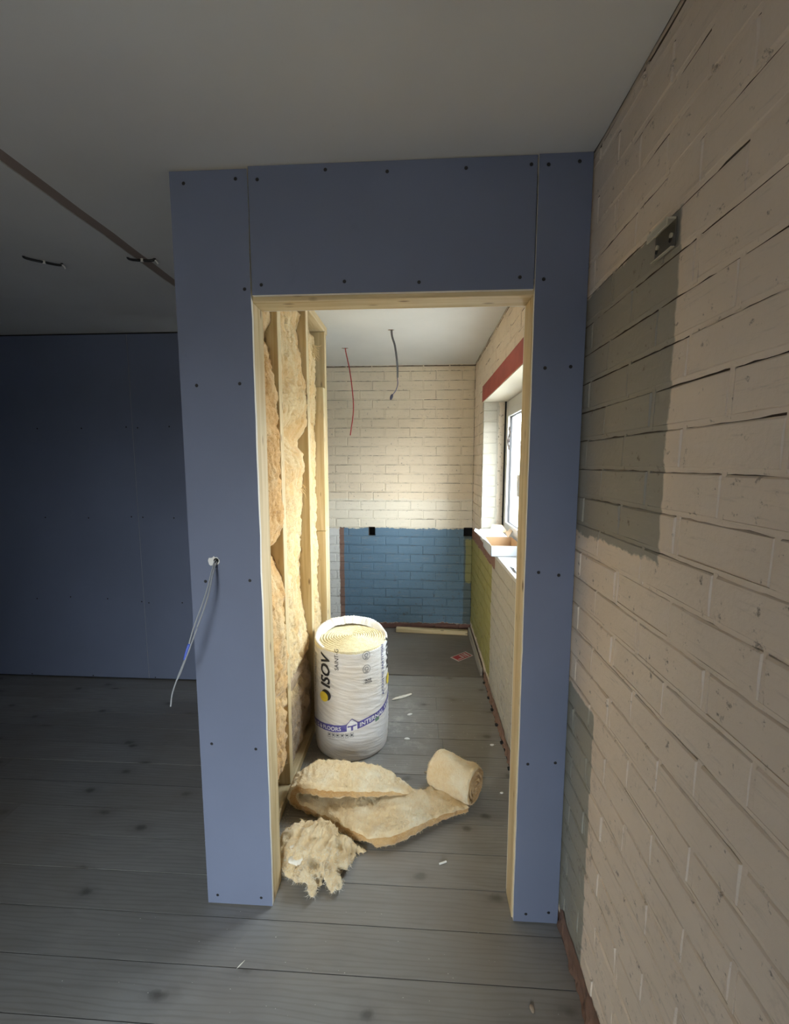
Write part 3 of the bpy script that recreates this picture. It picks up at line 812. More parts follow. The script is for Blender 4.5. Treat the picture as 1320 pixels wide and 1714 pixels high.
bay_batt('upper golden insulation batt bulging beside the door jamb', G1a, 1.476, 1.843, 1.17, 2.345, m_wool_1, 1.3, 0.012, nearx=-0.625)
bay_batt('lower golden insulation batt below the first, standing near the door jamb', G1b, 1.476, 1.843, 0.135, 1.169, m_wool_1, 4.7, 0.016, nearx=-0.615)
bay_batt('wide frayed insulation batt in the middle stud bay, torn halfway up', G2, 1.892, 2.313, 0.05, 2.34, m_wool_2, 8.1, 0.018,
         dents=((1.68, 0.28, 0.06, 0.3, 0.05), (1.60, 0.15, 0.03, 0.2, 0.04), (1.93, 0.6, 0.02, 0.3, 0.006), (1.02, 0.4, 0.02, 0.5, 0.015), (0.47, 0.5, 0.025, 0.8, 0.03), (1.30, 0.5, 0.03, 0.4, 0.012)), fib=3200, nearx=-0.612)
bay_batt('narrow pale insulation strip in the farthest stud bay', G3, 2.362, 2.698, 0.05, 2.33, m_wool_3, 12.9, 0.010, fib=1600, nearx=-0.625)
# brown paper crumpled out of the middle bay
def crumple(name, pts_fn, nu, nv, mat, parent=None, thick=0.0):
    v = []; f = []
    for i in range(nu + 1):
        for j in range(nv + 1): v.append(pts_fn(i / nu, j / nv))
        if i:
            for j in range(1, nv + 1):
                a = (i - 1) * (nv + 1) + j - 1; f.append((a, a + 1, a + nv + 2, a + nv + 1))
    return obj(name, mesh(name, v, f), mat, parent)
M = Mat('brown_facing_paper', 0.6); M.color(M.mix(M.noise(M.pos(), 18, 5), (0.30, 0.20, 0.12), (0.60, 0.45, 0.30))); M.bump(M.noise(M.pos(), 35, 5), .6, .01)
m_paper = M.m
def pp(u, v):
    z = 0.50 - 0.46 * u; yy = 1.93 + 0.33 * v
    env = math.sin(PI * min(1, u * 1.1 + .05)) ** .5 * (0.35 + 0.65 * v)
    x = -0.628 + 0.040 * env * (0.6 + 0.9 * abs(nz(u * 4, v * 3, 2))) + 0.02 * nz(u * 9, v * 7, 5)
    if u < 0.02: x = -0.632
    return (x, yy + 0.02 * nz(u * 5, v * 4, 9), z + 0.03 * nz(v * 5, u * 3, 1))
pw = crumple('facing_paper', pp, 36, 22, m_paper)
pw.parent = BATTS[2]; pw.location = -BATTS[2].location; pw['label'] = 'crumpled brown facing paper'

# ------------------------------------------------------------------ bag of insulation
BX, BY, BR = -0.370, 2.270, 0.197
bag = empty('insulation_roll_bag', (BX, BY, 0))
meta(bag, 'upright white plastic wrapped insulation roll with black lettering and purple band, open on top', 'insulation roll')
VA = math.atan2(-BY, -BX)      # direction towards the doorway
def bag_r(th, z):
    r = BR
    r *= 1 - 0.05 * max(0, (0.03 - z) / 0.03) ** 2
    r *= 1 + 0.022 * math.sin(PI * min(1, max(0, z / 0.45))) - 0.012 * (z > 0.45) * (z - .45) / .15
    w = z + 0.05 * math.sin(th + 0.4) * (1 if z < .45 else .5)
    rid = 1 - abs(nz(th * 1.3, w * 34, 1)) * 2
    rid2 = 1 - abs(nz(th * 2.1 + 9, w * 70, 4)) * 2
    r += 0.0040 * rid * (0.5 + 0.5 * nz(th * 2, z * 4, 12)) + 0.0016 * rid2 + 0.003 * nz(th * 1.2, z * 5, 7)
    return r
def bag_p(th, z, off=0.0):
    a = VA + th; r = bag_r(th, z) + off
    return (r * math.cos(a), r * math.sin(a), z)
M = Mat('white_polythene', 0.32); P = M.pos()
M.color(M.mix(M.rng(M.noise(P, 4, 4), 0.4, 0.7), (0.76, 0.75, 0.74), (0.70, 0.64, 0.56)))
M.bump(M.noise(M.mapping(P, (1, 1, 7)), 22, 6, 0.6, 1.0), 0.35, 0.006)
m_poly = M.m
nt, n_z = 200, 170; v = []; f = []
def rim(th):
    c = math.cos(th)   # +1 at front
    return 0.604 - 0.022 * max(0, c) + 0.042 * max(0, -c) + 0.012 * max(0, math.sin(-th)) + 0.006 * nz(th * 3, 2) + 0.006 * abs(nz(th * 11, 5)) + 0.004 * nz(th * 29, 8)
for i in range(n_z + 1):
    for j in range(nt):
        th = -PI + 2 * PI * j / nt
        z = rim(th) * i / n_z
        v.append(bag_p(th, z))
        if i:
            j2 = (j + 1) % nt; a = (i - 1) * nt
            f.append((a + j, a + j2, a + nt + j2, a + nt + j))
# fold the rim inwards
last = n_z * nt; inner = []
for q in range(1, 8):
    for j in range(nt):
        th = -PI + 2 * PI * j / nt; z = rim(th); b = bag_p(th, z)
        t = q / 7; dr = 0.010 * math.sin(t * PI * 0.5) + 0.020 * t * t * (1 + 1.8 * max(0, math.sin(-th - 0.3)) * max(0.2, math.cos(th)) + 0.9 * max(0, -math.cos(th)))
        dz = 0.007 * math.sin(t * PI) - 0.028 * t * t + 0.003 * nz(th * 14, q)
        s = 1 - dr / BR
        v.append((b[0] * s, b[1] * s, b[2] + dz))
    o_ = last + q * nt
    for j in range(nt):
        j2 = (j + 1) % nt; f.append((o_ - nt + j, o_ - nt + j2, o_ + j2, o_ + j))
f.append(tuple(range(nt - 1, -1, -1)))
obj('plastic_wrapper', mesh('plastic_wrapper', v, f, True), m_poly, bag)
# wool coil seen in the open top
nr, nt2 = 90, 160; v = [(0, 0, 0.60)]; f = []
for i in range(1, nr + 1):
    r = (BR + 0.001) * i / nr
    for j in range(nt2):
        a = 2 * PI * j / nt2
        ph = r / 0.0135 - a / (2 * PI) + 0.25 * nz(math.cos(a) * 2, math.sin(a) * 2, r * 20)
        h = 0.0085 * abs(math.sin(PI * ph)) ** 0.6 + 0.003 * nz(r * 40 * math.cos(a), r * 40 * math.sin(a)) + 0.010 * math.exp(-(r / 0.03) ** 2) * nz(a, 3)
        cx_, cy_ = 0.012 * (1 - i / nr), 0.0
        v.append((r * math.cos(a) + cx_, r * math.sin(a) + cy_, 0.593 + h + 0.012 * (1 - (i / nr) ** 2)))
for q, (rq, zq) in enumerate(((BR - 0.004, 0.575), (BR - 0.012, 0.50))):
    for j in range(nt2):
        a = 2 * PI * j / nt2; v.append((rq * math.cos(a), rq * math.sin(a), zq))
for j in range(nt2): f.append((0, 1 + j, 1 + (j + 1) % nt2))
for i in range(1, nr + 2):
    for j in range(nt2):
        a = 1 + (i - 1) * nt2; j2 = (j + 1) % nt2; f.append((a + j, a + nt2 + j, a + nt2 + j2, a + j2))
cm = mesh('wool_coil', v, f, True); co = obj('wool_coil', cm, m_wool_roll, bag)
fibres(cm, co, 1500, Mat('pale_wool_fibre', 0.9, (0.88, 0.80, 0.56)).m, ln=(0.004, 0.011), w=0.0004, seed=3, cond=lambda c, n: True)

m_ink = Mat('black_print', 0.4, (0.025, 0.025, 0.028)).m
m_grey = Mat('grey_print', 0.5, (0.10, 0.10, 0.11)).m
m_navy = Mat('navy_print', 0.4, (0.06, 0.07, 0.20)).m
m_purple = Mat('purple_print', 0.4, (0.11, 0.095, 0.32)).m
m_yel = Mat('yellow_print', 0.4, (0.80, 0.60, 0.06)).m
m_wht = Mat('white_print', 0.4, (0.80, 0.80, 0.80)).m
def flat_text(txt, size, shear=0.0, off=0.0, spacing=1.0):
    cu = bpy.data.curves.new('print', 'FONT'); cu.body = txt; cu.size = size; cu.shear = shear; cu.offset = off
    cu.space_character = spacing; cu.align_x = 'LEFT'; cu.resolution_u = 3; cu.fill_mode = 'FRONT'
    o = bpy.data.objects.new('print', cu); COL.objects.link(o)
    dg = bpy.context.evaluated_depsgraph_get(); dg.update()
    me = bpy.data.meshes.new_from_object(o.evaluated_get(dg))
    bpy.data.objects.remove(o); bpy.data.curves.remove(cu)
    return me
def wrap(me, name, mat, fn, sub=0.010):
    bm = bmesh.new(); bm.from_mesh(me)
    bmesh.ops.triangulate(bm, faces=bm.faces[:])
    for _ in range(4):
        es = [e_ for e_ in bm.edges if e_.calc_length() > sub]
        if not es: break
        bmesh.ops.subdivide_edges(bm, edges=es, cuts=1)
        bmesh.ops.triangulate(bm, faces=bm.faces[:])
    for vv in bm.verts: vv.co = Vector(fn(vv.co.x, vv.co.y))
    bm.normal_update(); bm.to_mesh(me); bm.free(); me.materials.clear()
    return obj(name, me, mat, bag)
def up(th0, z0, off=0.0030):    # text running upwards, letters' tops to the left
    return lambda x, y: bag_p(th0 - y / BR, z0 + x, off)
def along(th0, zf, off=0.0030):
    return lambda x, y: bag_p(th0 + x / BR, zf(th0 + x / BR) + y, off)
def rect_mesh(x0, y0, x1, y1): return mesh('print', [(x0, y0, 0), (x1, y0, 0), (x1, y1, 0), (x0, y1, 0)], [(0, 1, 2, 3)])
def disc_mesh(cx_, cy_, rx, ry, n=28, r_in=0.0):
    v = []; f = []
    for k in range(n):
        a = 2 * PI * k / n; v.append((cx_ + rx * math.cos(a), cy_ + ry * math.sin(a), 0))
    if r_in:
        for k in range(n):
            a = 2 * PI * k / n; v.append((cx_ + rx * r_in * math.cos(a), cy_ + ry * r_in * math.sin(a), 0))
        f = [(k, (k + 1) % n, n + (k + 1) % n, n + k) for k in range(n)]
    else: f = [tuple(range(n))]
    return mesh('print', v, f)
T1 = math.radians(-34)
wrap(flat_text('ISOV', 0.082, shear=0.18, off=0.0022), 'printed_lettering', m_ink, up(T1, 0.392))
wrap(disc_mesh(0.030, 0.022, 0.030, 0.030), 'printed_emblem', m_ink, up(T1, 0.325))
wrap(disc_mesh(0.018, 0.036, 0.027, 0.028), 'printed_emblem', m_yel, up(T1, 0.325, 0.0040))
wrap(flat_text('SAINT-G', 0.030), 'printed_lettering', m_ink, up(math.radians(-19), 0.500))
wrap(flat_text('ACOUSTIC PARTITION', 0.026, spacing=1.05, off=0.0004), 'printed_lettering', m_navy, up(math.radians(57), 0.322))
wrap(flat_text('ACOUSTIC PARTITION', 0.022), 'printed_lettering', m_grey, up(math.radians(-66), 0.325))
wrap(flat_text('ISOV', 0.082, shear=0.18, off=0.0022), 'printed_lettering', m_ink, up(math.radians(86), 0.43))
wrap(disc_mesh(0.02, 0.03, 0.03, 0.028), 'printed_emblem', m_yel, up(math.radians(84), 0.36, 0.0040))
# three small marks
T2 = math.radians(26)
for zc, txt in ((0.572, 'C'), (0.500, 'S')):
    wrap(disc_mesh(zc, 0.012, 0.023, 0.021, 28, 0.90), 'printed_roundel', m_grey, up(T2, 0.0))
    wrap(disc_mesh(zc + 0.002, 0.012, 0.010, 0.010, 20, 0.72), 'printed_roundel', m_grey, up(T2, 0.0))
    wrap(rect_mesh(zc - 0.016, 0.004, zc - 0.012, 0.020), 'printed_roundel', m_grey, up(T2, 0.0))
wrap(flat_text('GLASS\nWOOL', 0.0135, off=0.0004), 'printed_lettering', m_ink, along(T2 - 0.12, lambda t: 0.437))
for a in ((0.0, 0.0, 0.040, 0.0006), (0.0, 0.0294, 0.040, 0.030), (0, 0, 0.0006, 0.030), (0.0394, 0, 0.040, 0.030)):
    wrap(rect_mesh(*a), 'printed_roundel', m_grey, along(T2 - 0.15, lambda t: 0.420))
# purple band rises to the right
def band_z(t): return 0.182 + 0.030 * t + 0.018 * t * t * (1 if t > 0 else 0.0) + 0.002 * math.sin(t * 5)
Lb = 2.1 * BR
gv = []; gf = []
for i in range(141):
    for j in range(9):
        gv.append((-Lb + 2 * Lb * i / 140, 0.037 * j / 8, 0))
        if i and j:
            a = (i - 1) * 9 + j - 1; gf.append((a, a + 9, a + 10, a + 1))
wrap(mesh('print', gv, gf), 'printed_band', m_purple, along(0.0, band_z, 0.0016), 1.0)
wrap(flat_text('INTERNAL WALLS', 0.031, off=0.0006), 'printed_lettering', m_wht, along(0.19, lambda t: band_z(t) + 0.008, 0.0032))
tm = flat_text('WALLS & FLOORS', 0.029, off=0.0006)
wmax = max(q.co.x for q in tm.vertices)
wrap(tm, 'printed_lettering', m_wht, along(-0.28 - wmax / BR, lambda t: band_z(t) + 0.008, 0.0032))
hz = mesh('print', [(-.026, -.002, 0), (.026, -.002, 0), (.026, .034, 0), (0, .060, 0), (-.026, .034, 0)], [(0, 1, 2, 3, 4)])
wrap(hz, 'printed_house', m_wht, along(0.0, band_z, 0.0032))
for q in ([(-.034, .030), (0, .062), (0, .066), (-.038, .031)], [(.034, .030), (.038, .031), (0, .066), (0, .062)]):
    wrap(mesh('print', [(a, b, 0) for a, b in q], [(0, 1, 2, 3)]), 'printed_house', m_purple, along(0.0, band_z, 0.0038))
for a in ((-.022, .022, .022, .029), (-.005, .002, .005, .024)):
    wrap(rect_mesh(*a), 'printed_house', m_purple, along(0.0, band_z, 0.0042))
for i in range(6):
    x0 = -0.128 + 0.0235 * i
    for a in ((0, 0.004, 0.017, 0.0055), (0, 0.0255, 0.017, 0.027), (0, 0.004, 0.0015, 0.027), (0.0155, 0.004, 0.017, 0.027), (0.004, 0.012, 0.013, 0.021)):
        wrap(rect_mesh(x0 + a[0], a[1], x0 + a[2], a[3]), 'printed_icon', m_grey, along(0.0, lambda t: 0.143 + 0.02 * t))
wrap(rect_mesh(-0.125, 0, -0.035, 0.0012), 'printed_icon', m_grey, along(0.0, lambda t: 0.134 + 0.02 * t))
wrap(rect_mesh(0.125, 0, 0.150, 0.020), 'printed_icon', Mat('green_print', 0.5, (0.15, 0.25, 0.18)).m, along(0.0, lambda t: 0.178 + 0.03 * t))

# ------------------------------------------------------------------ loose batt folded on the floor, ending in a roll
RIB = [((-0.004, 1.814, .045), (-0.004, 1.824, .055), .010), ((-0.115, 1.773, .082), (-0.138, 1.895, .09), .030), ((-0.257, 1.734, .105), (-0.252, 1.902, .115), .042),
       ((-0.384, 1.712, .118), (-0.440, 1.905, .122), .046), ((-0.470, 1.722, .120), (-0.495, 1.87, .125), .046), ((-0.530, 1.738, .105), (-0.540, 1.83, .108), .044),
       ((-0.552, 1.742, .072), (-0.562, 1.825, .072), .042), ((-0.530, 1.737, .036), (-0.540, 1.835, .036), .044), ((-0.466, 1.715, .028), (-0.447, 1.862, .03), .046),
       ((-0.359, 1.658, .030), (-0.338, 1.870, .03), .050), ((-0.235, 1.590, .036), (-0.206, 1.856, .03), .056), ((-0.126, 1.570, .040), (-0.093, 1.848, .03), .058),
       ((-0.02, 1.618, .046), (0.010, 1.850, .03), .050), ((0.094, 1.697, .040), (0.048, 1.865, .034), .034), ((0.228, 1.763, .030), (0.075, 1.905, .036), .030)]
def rib_build():
    A = spline([r[0] for r in RIB], 10); B = spline([r[1] for r in RIB], 10)
    Tt = [x.x for x in spline([(r[2], 0, 0) for r in RIB], 10)]
    n = len(A); nu = 18; v = []; f = []; mi = []
    mids = [(a + b) / 2 for a, b in zip(A, B)]
    loop = 2 * (nu + 1)
    for i in range(n):
        d = (mids[min(i + 1, n - 1)] - mids[max(i - 1, 0)]).normalized()
        w = (B[i] - A[i]); nrm = w.cross(d)
        nrm.normalize()
        if i < 1: nrm = Vector((0, 0, 1))
        for s in (1, -1):
            rng_ = range(nu + 1) if s > 0 else range(nu, -1, -1)
            for j in rng_:
                t = j / nu
                prof = min(1, (min(t, 1 - t) / 0.035) ** 0.5 + 0.62)
                p = A[i].lerp(B[i], t) + nrm * (s * Tt[i] / 2 * prof)
                k = 0.006 * nz(p.x * 22, p.y * 22, p.z * 22 + s) + 0.004 * nz(p.x * 60, p.y * 60, p.z * 60)
                # puckers across the lower layer
                k -= 0.012 * math.exp(-((i - 103) / 2.2) ** 2) * (s < 0 or s > 0)
                k += 0.004 * nz(i * 0.45, t * 2.0, 5) + 0.003 * nz(i * 1.3, t * 4.0, 9)
                p = p + nrm * (s * k)
                if t in (0.0, 1.0): p += (A[i] - B[i]).normalized() * (0.004 * nz(i * .6, s, t * 9)) * (1 if t == 0 else -1)
                p.z = max(p.z, 0.0015)
                v.append(tuple(p))
        if i:
            o_ = (i - 1) * loop
            for j in range(loop):
                j2 = (j + 1) % loop
                f.append((o_ + j, o_ + j2, o_ + loop + j2, o_ + loop + j))
                mi.append(1 if j in (nu, loop - 1) else 0)
    f += [tuple(range(loop)), tuple((n - 1) * loop + k for k in range(loop - 1, -1, -1))]; mi += [1, 0]
    c0 = Vector((-0.2, 1.75, 0))
    me = mesh('insulation_blanket', [tuple(Vector(p) - c0) for p in v], f, True)
    me.polygons.foreach_set('material_index', mi)
    bm = bmesh.new(); bm.from_mesh(me)
    es = [e_ for e_ in bm.edges if e_.calc_length() > 0.014]
    bmesh.ops.subdivide_edges(bm, edges=es, cuts=2, use_grid_fill=True)
    bmesh.ops.triangulate(bm, faces=[q for q in bm.faces if len(q.verts) > 4])
    bmesh.ops.recalc_face_normals(bm, faces=bm.faces[:])
    for vv in bm.verts:
        p = vv.co; k = 0.006 * nz(p.x * 40, p.y * 40, p.z * 40) + 0.0035 * nz(p.x * 80, p.y * 80, p.z * 80) + 0.0025 * nz(p.x * 170, p.y * 170, p.z * 170)
        vv.co = p + vv.normal * k
        if vv.co.z < 0.001: vv.co.z = 0.001
    bm.to_mesh(me); bm.free()
    me.polygons.foreach_set('use_smooth', [True] * len(me.polygons))
    o = obj('insulation_blanket', me, [m_wool_floor, m_wool_edge]); o.location = c0
    meta(o, 'long loose insulation strip folded over on the floor, rolled up at its right end', 'insulation')
    fibres(me, o, 12000, m_fibre, ln=(0.005, 0.017), w=0.00045, seed=21)
    # the rolled end
    a = Vector((0.080, 1.950, 0.092)); b = Vector((0.262, 1.828, 0.090)); ax = (b - a).normalized()
    up_ = Vector((0, 0, 1)); sd = ax.cross(up_).normalized()
    nt_, nl = 72, 30; v = []; f = []
    def rr(th, t):
        r = 0.085 - 0.001 * t + 0.006 * nz(t * 3, math.cos(th) * 1.5, math.sin(th) * 1.5) + 0.0035 * nz(t * 11, math.cos(th) * 6, math.sin(th) * 6)
        return r * (1 - 0.25 * max(0, (0.1 - t) / 0.1) ** 2) * (1 - 0.08 * max(0, (t - .95) / .05))
    for i in range(nl + 1):
        t = i / nl
        for j in range(nt_):
            th = 2 * PI * j / nt_; r = rr(th, t)
            jag = 0.006 * nz(th * 2, 4) if i in (0, nl) else 0
            p = a.lerp(b, t) + ax * jag + sd * (math.cos(th) * r) + up_ * (math.sin(th) * r)
            p.z = max(p.z, 0.001); v.append(tuple(p - c0))
        if i:
            o_ = (i - 1) * nt_
            for j in range(nt_): f.append((o_ + j, o_ + (j + 1) % nt_, o_ + nt_ + (j + 1) % nt_, o_ + nt_ + j))
    mi = [0] * len(f)
    for end, t in ((0, 0.0), (1, 1.0)):
        base = len(v); rings = 9
        for q in range(rings):
            s_ = 1 - (q + 1) / (rings + 1)
            for j in range(nt_):
                th = 2 * PI * j / nt_; r = rr(th, t) * s_
                dep = 0.006 * math.sin(s_ * 22 - th) + 0.004 * nz(th, s_ * 5)
                p = a.lerp(b, t) + ax * (dep * (1 if end else -1)) + sd * (math.cos(th) * r) + up_ * (math.sin(th) * r)
                v.append(tuple(p - c0))
        prev = end * nl * nt_
        for q in range(rings):
            cur = base + q * nt_
            for j in range(nt_):
                f.append((prev + j, prev + (j + 1) % nt_, cur + (j + 1) % nt_, cur + j)); mi.append(1)
            prev = cur
        f.append(tuple(prev + j for j in range(nt_))); mi.append(1)
    m2 = mesh('rolled_end', v, f, True); m2.polygons.foreach_set('material_index', mi)
    bm = bmesh.new(); bm.from_mesh(m2); bmesh.ops.recalc_face_normals(bm, faces=bm.faces[:]); bm.to_mesh(m2); bm.free()
    r_ = obj('rolled_end', m2, [m_wool_floor, m_wool_edge], o)
    fibres(m2, r_, 1500, m_fibre, ln=(0.005, 0.014), w=0.00045, seed=23)
rib_build()

# ------------------------------------------------------------------ torn clump by the jamb
def clump(name, blobs, voxel, mat, origin, amp=(0.010, 0.006, 0.003), seed=1.0, aniso=1.0):
    bm = bmesh.new()
    for (x, y, z, rx, ry, rz, yaw, pitch_) in blobs:
        T = Matrix.Translation((x, y, z)) @ Matrix.Rotation(yaw, 4, 'Z') @ Matrix.Rotation(pitch_, 4, 'Y') @ Matrix.Diagonal((rx, ry, rz, 1))
        bmesh.ops.create_icosphere(bm, subdivisions=3, radius=1.0, matrix=T)
    me = bpy.data.meshes.new(name); bm.to_mesh(me); bm.free()
    o = bpy.data.objects.new(name, me); COL.objects.link(o)
    md = o.modifiers.new('r', 'REMESH'); md.mode = 'VOXEL'; md.voxel_size = voxel
    ms = o.modifiers.new('s', 'SMOOTH'); ms.factor = 0.6; ms.iterations = 4
    dg = bpy.context.evaluated_depsgraph_get(); dg.update()
    m2 = bpy.data.meshes.new_from_object(o.evaluated_get(dg))
    bpy.data.objects.remove(o); bpy.data.meshes.remove(me)
    bm = bmesh.new(); bm.from_mesh(m2); bm.normal_update()
    for vv in bm.verts:
        p = vv.co.copy()
        k = amp[0] * nz(p.x * 26 + seed, p.y * 26 * aniso, p.z * 26) + amp[1] * (0.5 - abs(nz(p.x * 42 + 0.4 * nz(p.y * 20), p.y * 42 * aniso * aniso + seed, p.z * 24)) * 2) + amp[2] * nz(p.x * 130, p.y * 130, p.z * 130)
        vv.co = p + vv.normal * k
        if vv.co.z < 0.0012: vv.co.z = 0.0012
    bm.to_mesh(m2); bm.free(); m2.name = name
    for q in m2.vertices: q.co -= Vector(origin)
    m2.polygons.foreach_set('use_smooth', [True] * len(m2.polygons))
    m2.materials.clear()
    o = obj(name, m2, mat); o.location = origin
    return o
R_ = math.radians
bl0 = [(-0.470, 1.575, 0.065, 0.075, 0.06, 0.045, 0.2, 0.0), (-0.390, 1.590, 0.070, 0.085, 0.055, 0.045, 0.0, 0.1), (-0.445, 1.520, 0.078, 0.065, 0.055, 0.030, 0.6, 0.1),
      (-0.360, 1.530, 0.075, 0.06, 0.065, 0.030, 0.0, 0.0), (-0.300, 1.570, 0.045, 0.065, 0.035, 0.028, -0.2, 0.3), (-0.245, 1.578, 0.022, 0.05, 0.016, 0.014, 0.1, 0.3),
      (-0.410, 1.470, 0.058, 0.030, 0.075, 0.024, 0.25, 0.0), (-0.380, 1.425, 0.030, 0.018, 0.050, 0.018, 0.2, 0.0), (-0.350, 1.480, 0.060, 0.022, 0.065, 0.022, -0.1, 0.0),
      (-0.315, 1.485, 0.048, 0.030, 0.065, 0.024, -0.1, 0.0), (-0.300, 1.435, 0.026, 0.024, 0.035, 0.020, 0.1, 0.0), (-0.500, 1.520, 0.040, 0.030, 0.055, 0.035, 0.0, 0.0),
      (-0.465, 1.490, 0.030, 0.050, 0.050, 0.028, 0.3, 0.0), (-0.335, 1.550, 0.095, 0.020, 0.030, 0.018, 0.5, 0.0), (-0.270, 1.540, 0.035, 0.035, 0.030, 0.022, 0.5, 0.2), (-0.430, 1.455, 0.040, 0.014, 0.045, 0.016, -0.3, 0.0), (-0.395, 1.565, 0.110, 0.030, 0.022, 0.020, 1.0, 0.3), (-0.280, 1.500, 0.030, 0.018, 0.040, 0.018, -0.5, 0.0), (-0.352, 1.440, 0.022, 0.012, 0.035, 0.014, -0.4, 0.0), (-0.515, 1.570, 0.075, 0.018, 0.030, 0.030, 0.0, 0.0)]
bl = [(a, b - 0.022, c * 0.88, d, e_, f_ * 0.95, g, h_) for (a, b, c, d, e_, f_, g, h_) in bl0]
c1 = clump('insulation_scrap', bl, 0.0052, m_wool_floor, (-0.39, 1.50, 0.0), seed=2.2, amp=(0.018, 0.012, 0.004), aniso=0.72)
meta(c1, 'torn crumpled clump of insulation with ragged lobes beside the left door jamb', 'insulation')
fibres(c1.data, c1, 3500, m_fibre, ln=(0.005, 0.018), w=0.0005, seed=31)
fibres(c1.data, c1, 1500, m_fibre_w, ln=(0.008, 0.024), w=0.0005, seed=32, cond=lambda c, n: c.y < -0.02)
w1 = clump('white_tuft', [(-0.445, 1.470, 0.080, 0.040, 0.022, 0.012, 0.4, 0.1), (-0.470, 1.495, 0.092, 0.025, 0.020, 0.010, 0, 0)], 0.004, m_fibre_w, (-0.45, 1.48, 0.05), amp=(0.004, 0.003, 0.002), seed=6)
w1.parent = c1; w1.location = Vector((-0.45, 1.48, 0.05)) - Vector((-0.39, 1.50, 0.0)) + Vector((0, -0.02, -0.012)); w1['label'] = 'bright white tuft'
# wool tufts poking from the far bay
for i, (yy, zz, sgn) in enumerate(((2.66, 2.235, 1), (2.62, 2.20, -1), (2.27, 1.43, 1))):
    mb = MB(); rnd = random.Random(i + 5)
    for k in range(16):
        p0 = Vector((-0.640, yy - 0.01 * k % 0.03, zz + rnd.uniform(-.02, .02)))
        d = Vector((rnd.uniform(.2, 1.0), rnd.uniform(-.3, .2), rnd.uniform(-.9, .3)))
        pts = spline([p0, p0 + d * 0.02, p0 + d * 0.038 + Vector((0, 0, -0.01 * rnd.random())), p0 + d * 0.05 + Vector((rnd.uniform(-.01, .01), 0, -0.02 * rnd.random()))], 3)
        n_ = len(pts); mb.tube(pts, [0.0022 * (1 - q / n_) + 0.0004 for q in range(n_)], 5)
    bp = BATTS[2 if i == 2 else 3]; t = mb.build('wool_tuft', m_fibre, bp, smooth=True); t.location = -bp.location

# ------------------------------------------------------------------ cables
m_cab = Mat('grey_cable', 0.4, (0.36, 0.38, 0.40)).m
m_cabd = Mat('dark_grey_cable', 0.45, (0.13, 0.13, 0.135)).m
m_blue = Mat('blue_tape', 0.4, (0.10, 0.16, 0.62)).m
m_rcab = Mat('red_cable', 0.35, (0.50, 0.035, 0.03)).m
cb = empty('electric_cable', (-0.649, 1.32, 1.237)); meta(cb, 'pair of thin grey cables drooping from a hole in the blue plasterboard', 'cable')
o3 = Vector(cb.location)
ca = [(-0.648, 1.345, 1.240), (-0.649, 1.318, 1.236), (-0.648, 1.290, 1.205), (-0.650, 1.262, 1.160), (-0.658, 1.240, 1.115), (-0.678, 1.222, 1.050), (-0.693, 1.215, 0.995), (-0.705, 1.212, 0.955), (-0.727, 1.212, 0.905), (-0.744, 1.205, 0.855), (-0.750, 1.200, 0.812)]
cbp = [(-0.644, 1.345, 1.234), (-0.645, 1.318, 1.230), (-0.644, 1.288, 1.196), (-0.644, 1.262, 1.152), (-0.651, 1.238, 1.105), (-0.667, 1.220, 1.050), (-0.688, 1.212, 0.990), (-0.703, 1.207, 0.950), (-0.718, 1.207, 0.915), (-0.729, 1.203, 0.893)]
for pts in (ca, cbp):
    mb = MB(); mb.tube([Vector(p) - o3 for p in spline(pts, 8)], 0.0023, 8); mb.build('cable_strand', m_cab, cb, smooth=True)
mb = MB(); mb.tube([Vector(p) - o3 for p in spline([(-0.689, 1.2145, 1.005), (-0.697, 1.211, 0.980), (-0.703, 1.210, 0.958)], 5)], 0.0045, 10); mb.build('blue_tape_wrap', m_blue, cb, smooth=True)

def ceil_rose(parent, x, y, seed, col, w=0.03):
    v = []; f = []; n = 18; o_ = parent.location
    for k in range(n):
        a = 2 * PI * k / n; r = w * (0.7 + 0.35 * nz(k * .8, seed))
        v.append((x + r * math.cos(a) - o_.x, y + r * .7 * math.sin(a) - o_.y, H - 0.0008 - o_.z))
    f = [tuple(range(n))]
    return obj('ceiling_hole', mesh('ceiling_hole', v, f), col, parent)
m_torn = Mat('torn_plaster', 0.9, (0.34, 0.27, 0.20)).m
rc = empty('hanging_cable', (-0.563, 3.33, H)); meta(rc, 'red cable hanging from the inner room ceiling near the studs', 'cable')
mb = MB(); mb.tube([Vector(p) - rc.location for p in spline([(-0.560, 3.33, 2.41), (-0.556, 3.33, 2.37), (-0.529, 3.33, 2.239), (-0.508, 3.33, 2.063), (-0.505, 3.33, 1.930), (-0.530, 3.33, 1.757)], 8)], 0.0040, 8); mb.build('cable_sheath', m_rcab, rc, smooth=True)
ceil_rose(rc, -0.563, 3.33, 3, m_torn, 0.036)
gc = empty('hanging_cable', (-0.194, 2.9, H)); meta(gc, 'grey twin cable hanging from the inner room ceiling, ending in a dark tape knob', 'cable')
for dx in (0.0, 0.0065):
    mb = MB(); mb.tube([Vector(p) - gc.location for p in spline([(-0.190 + dx, 2.9, 2.41), (-0.186 + dx, 2.9, 2.36), (-0.167 + dx, 2.9, 2.296), (-0.152 + dx, 2.9, 2.18), (-0.149 + dx * .6, 2.9, 2.10)], 8)], 0.0036, 8); mb.build('cable_strand', m_cabd, gc, smooth=True)
mb = MB(); mb.tube([Vector(p) - gc.location for p in spline([(-0.149, 2.9, 2.10), (-0.146, 2.9, 2.06), (-0.158, 2.9, 2.02), (-0.180, 2.9, 1.99)], 6)], 0.0028, 8); mb.build('cable_strand', Mat('violet_grey_cable', .4, (0.13, 0.11, 0.20)).m, gc, smooth=True)
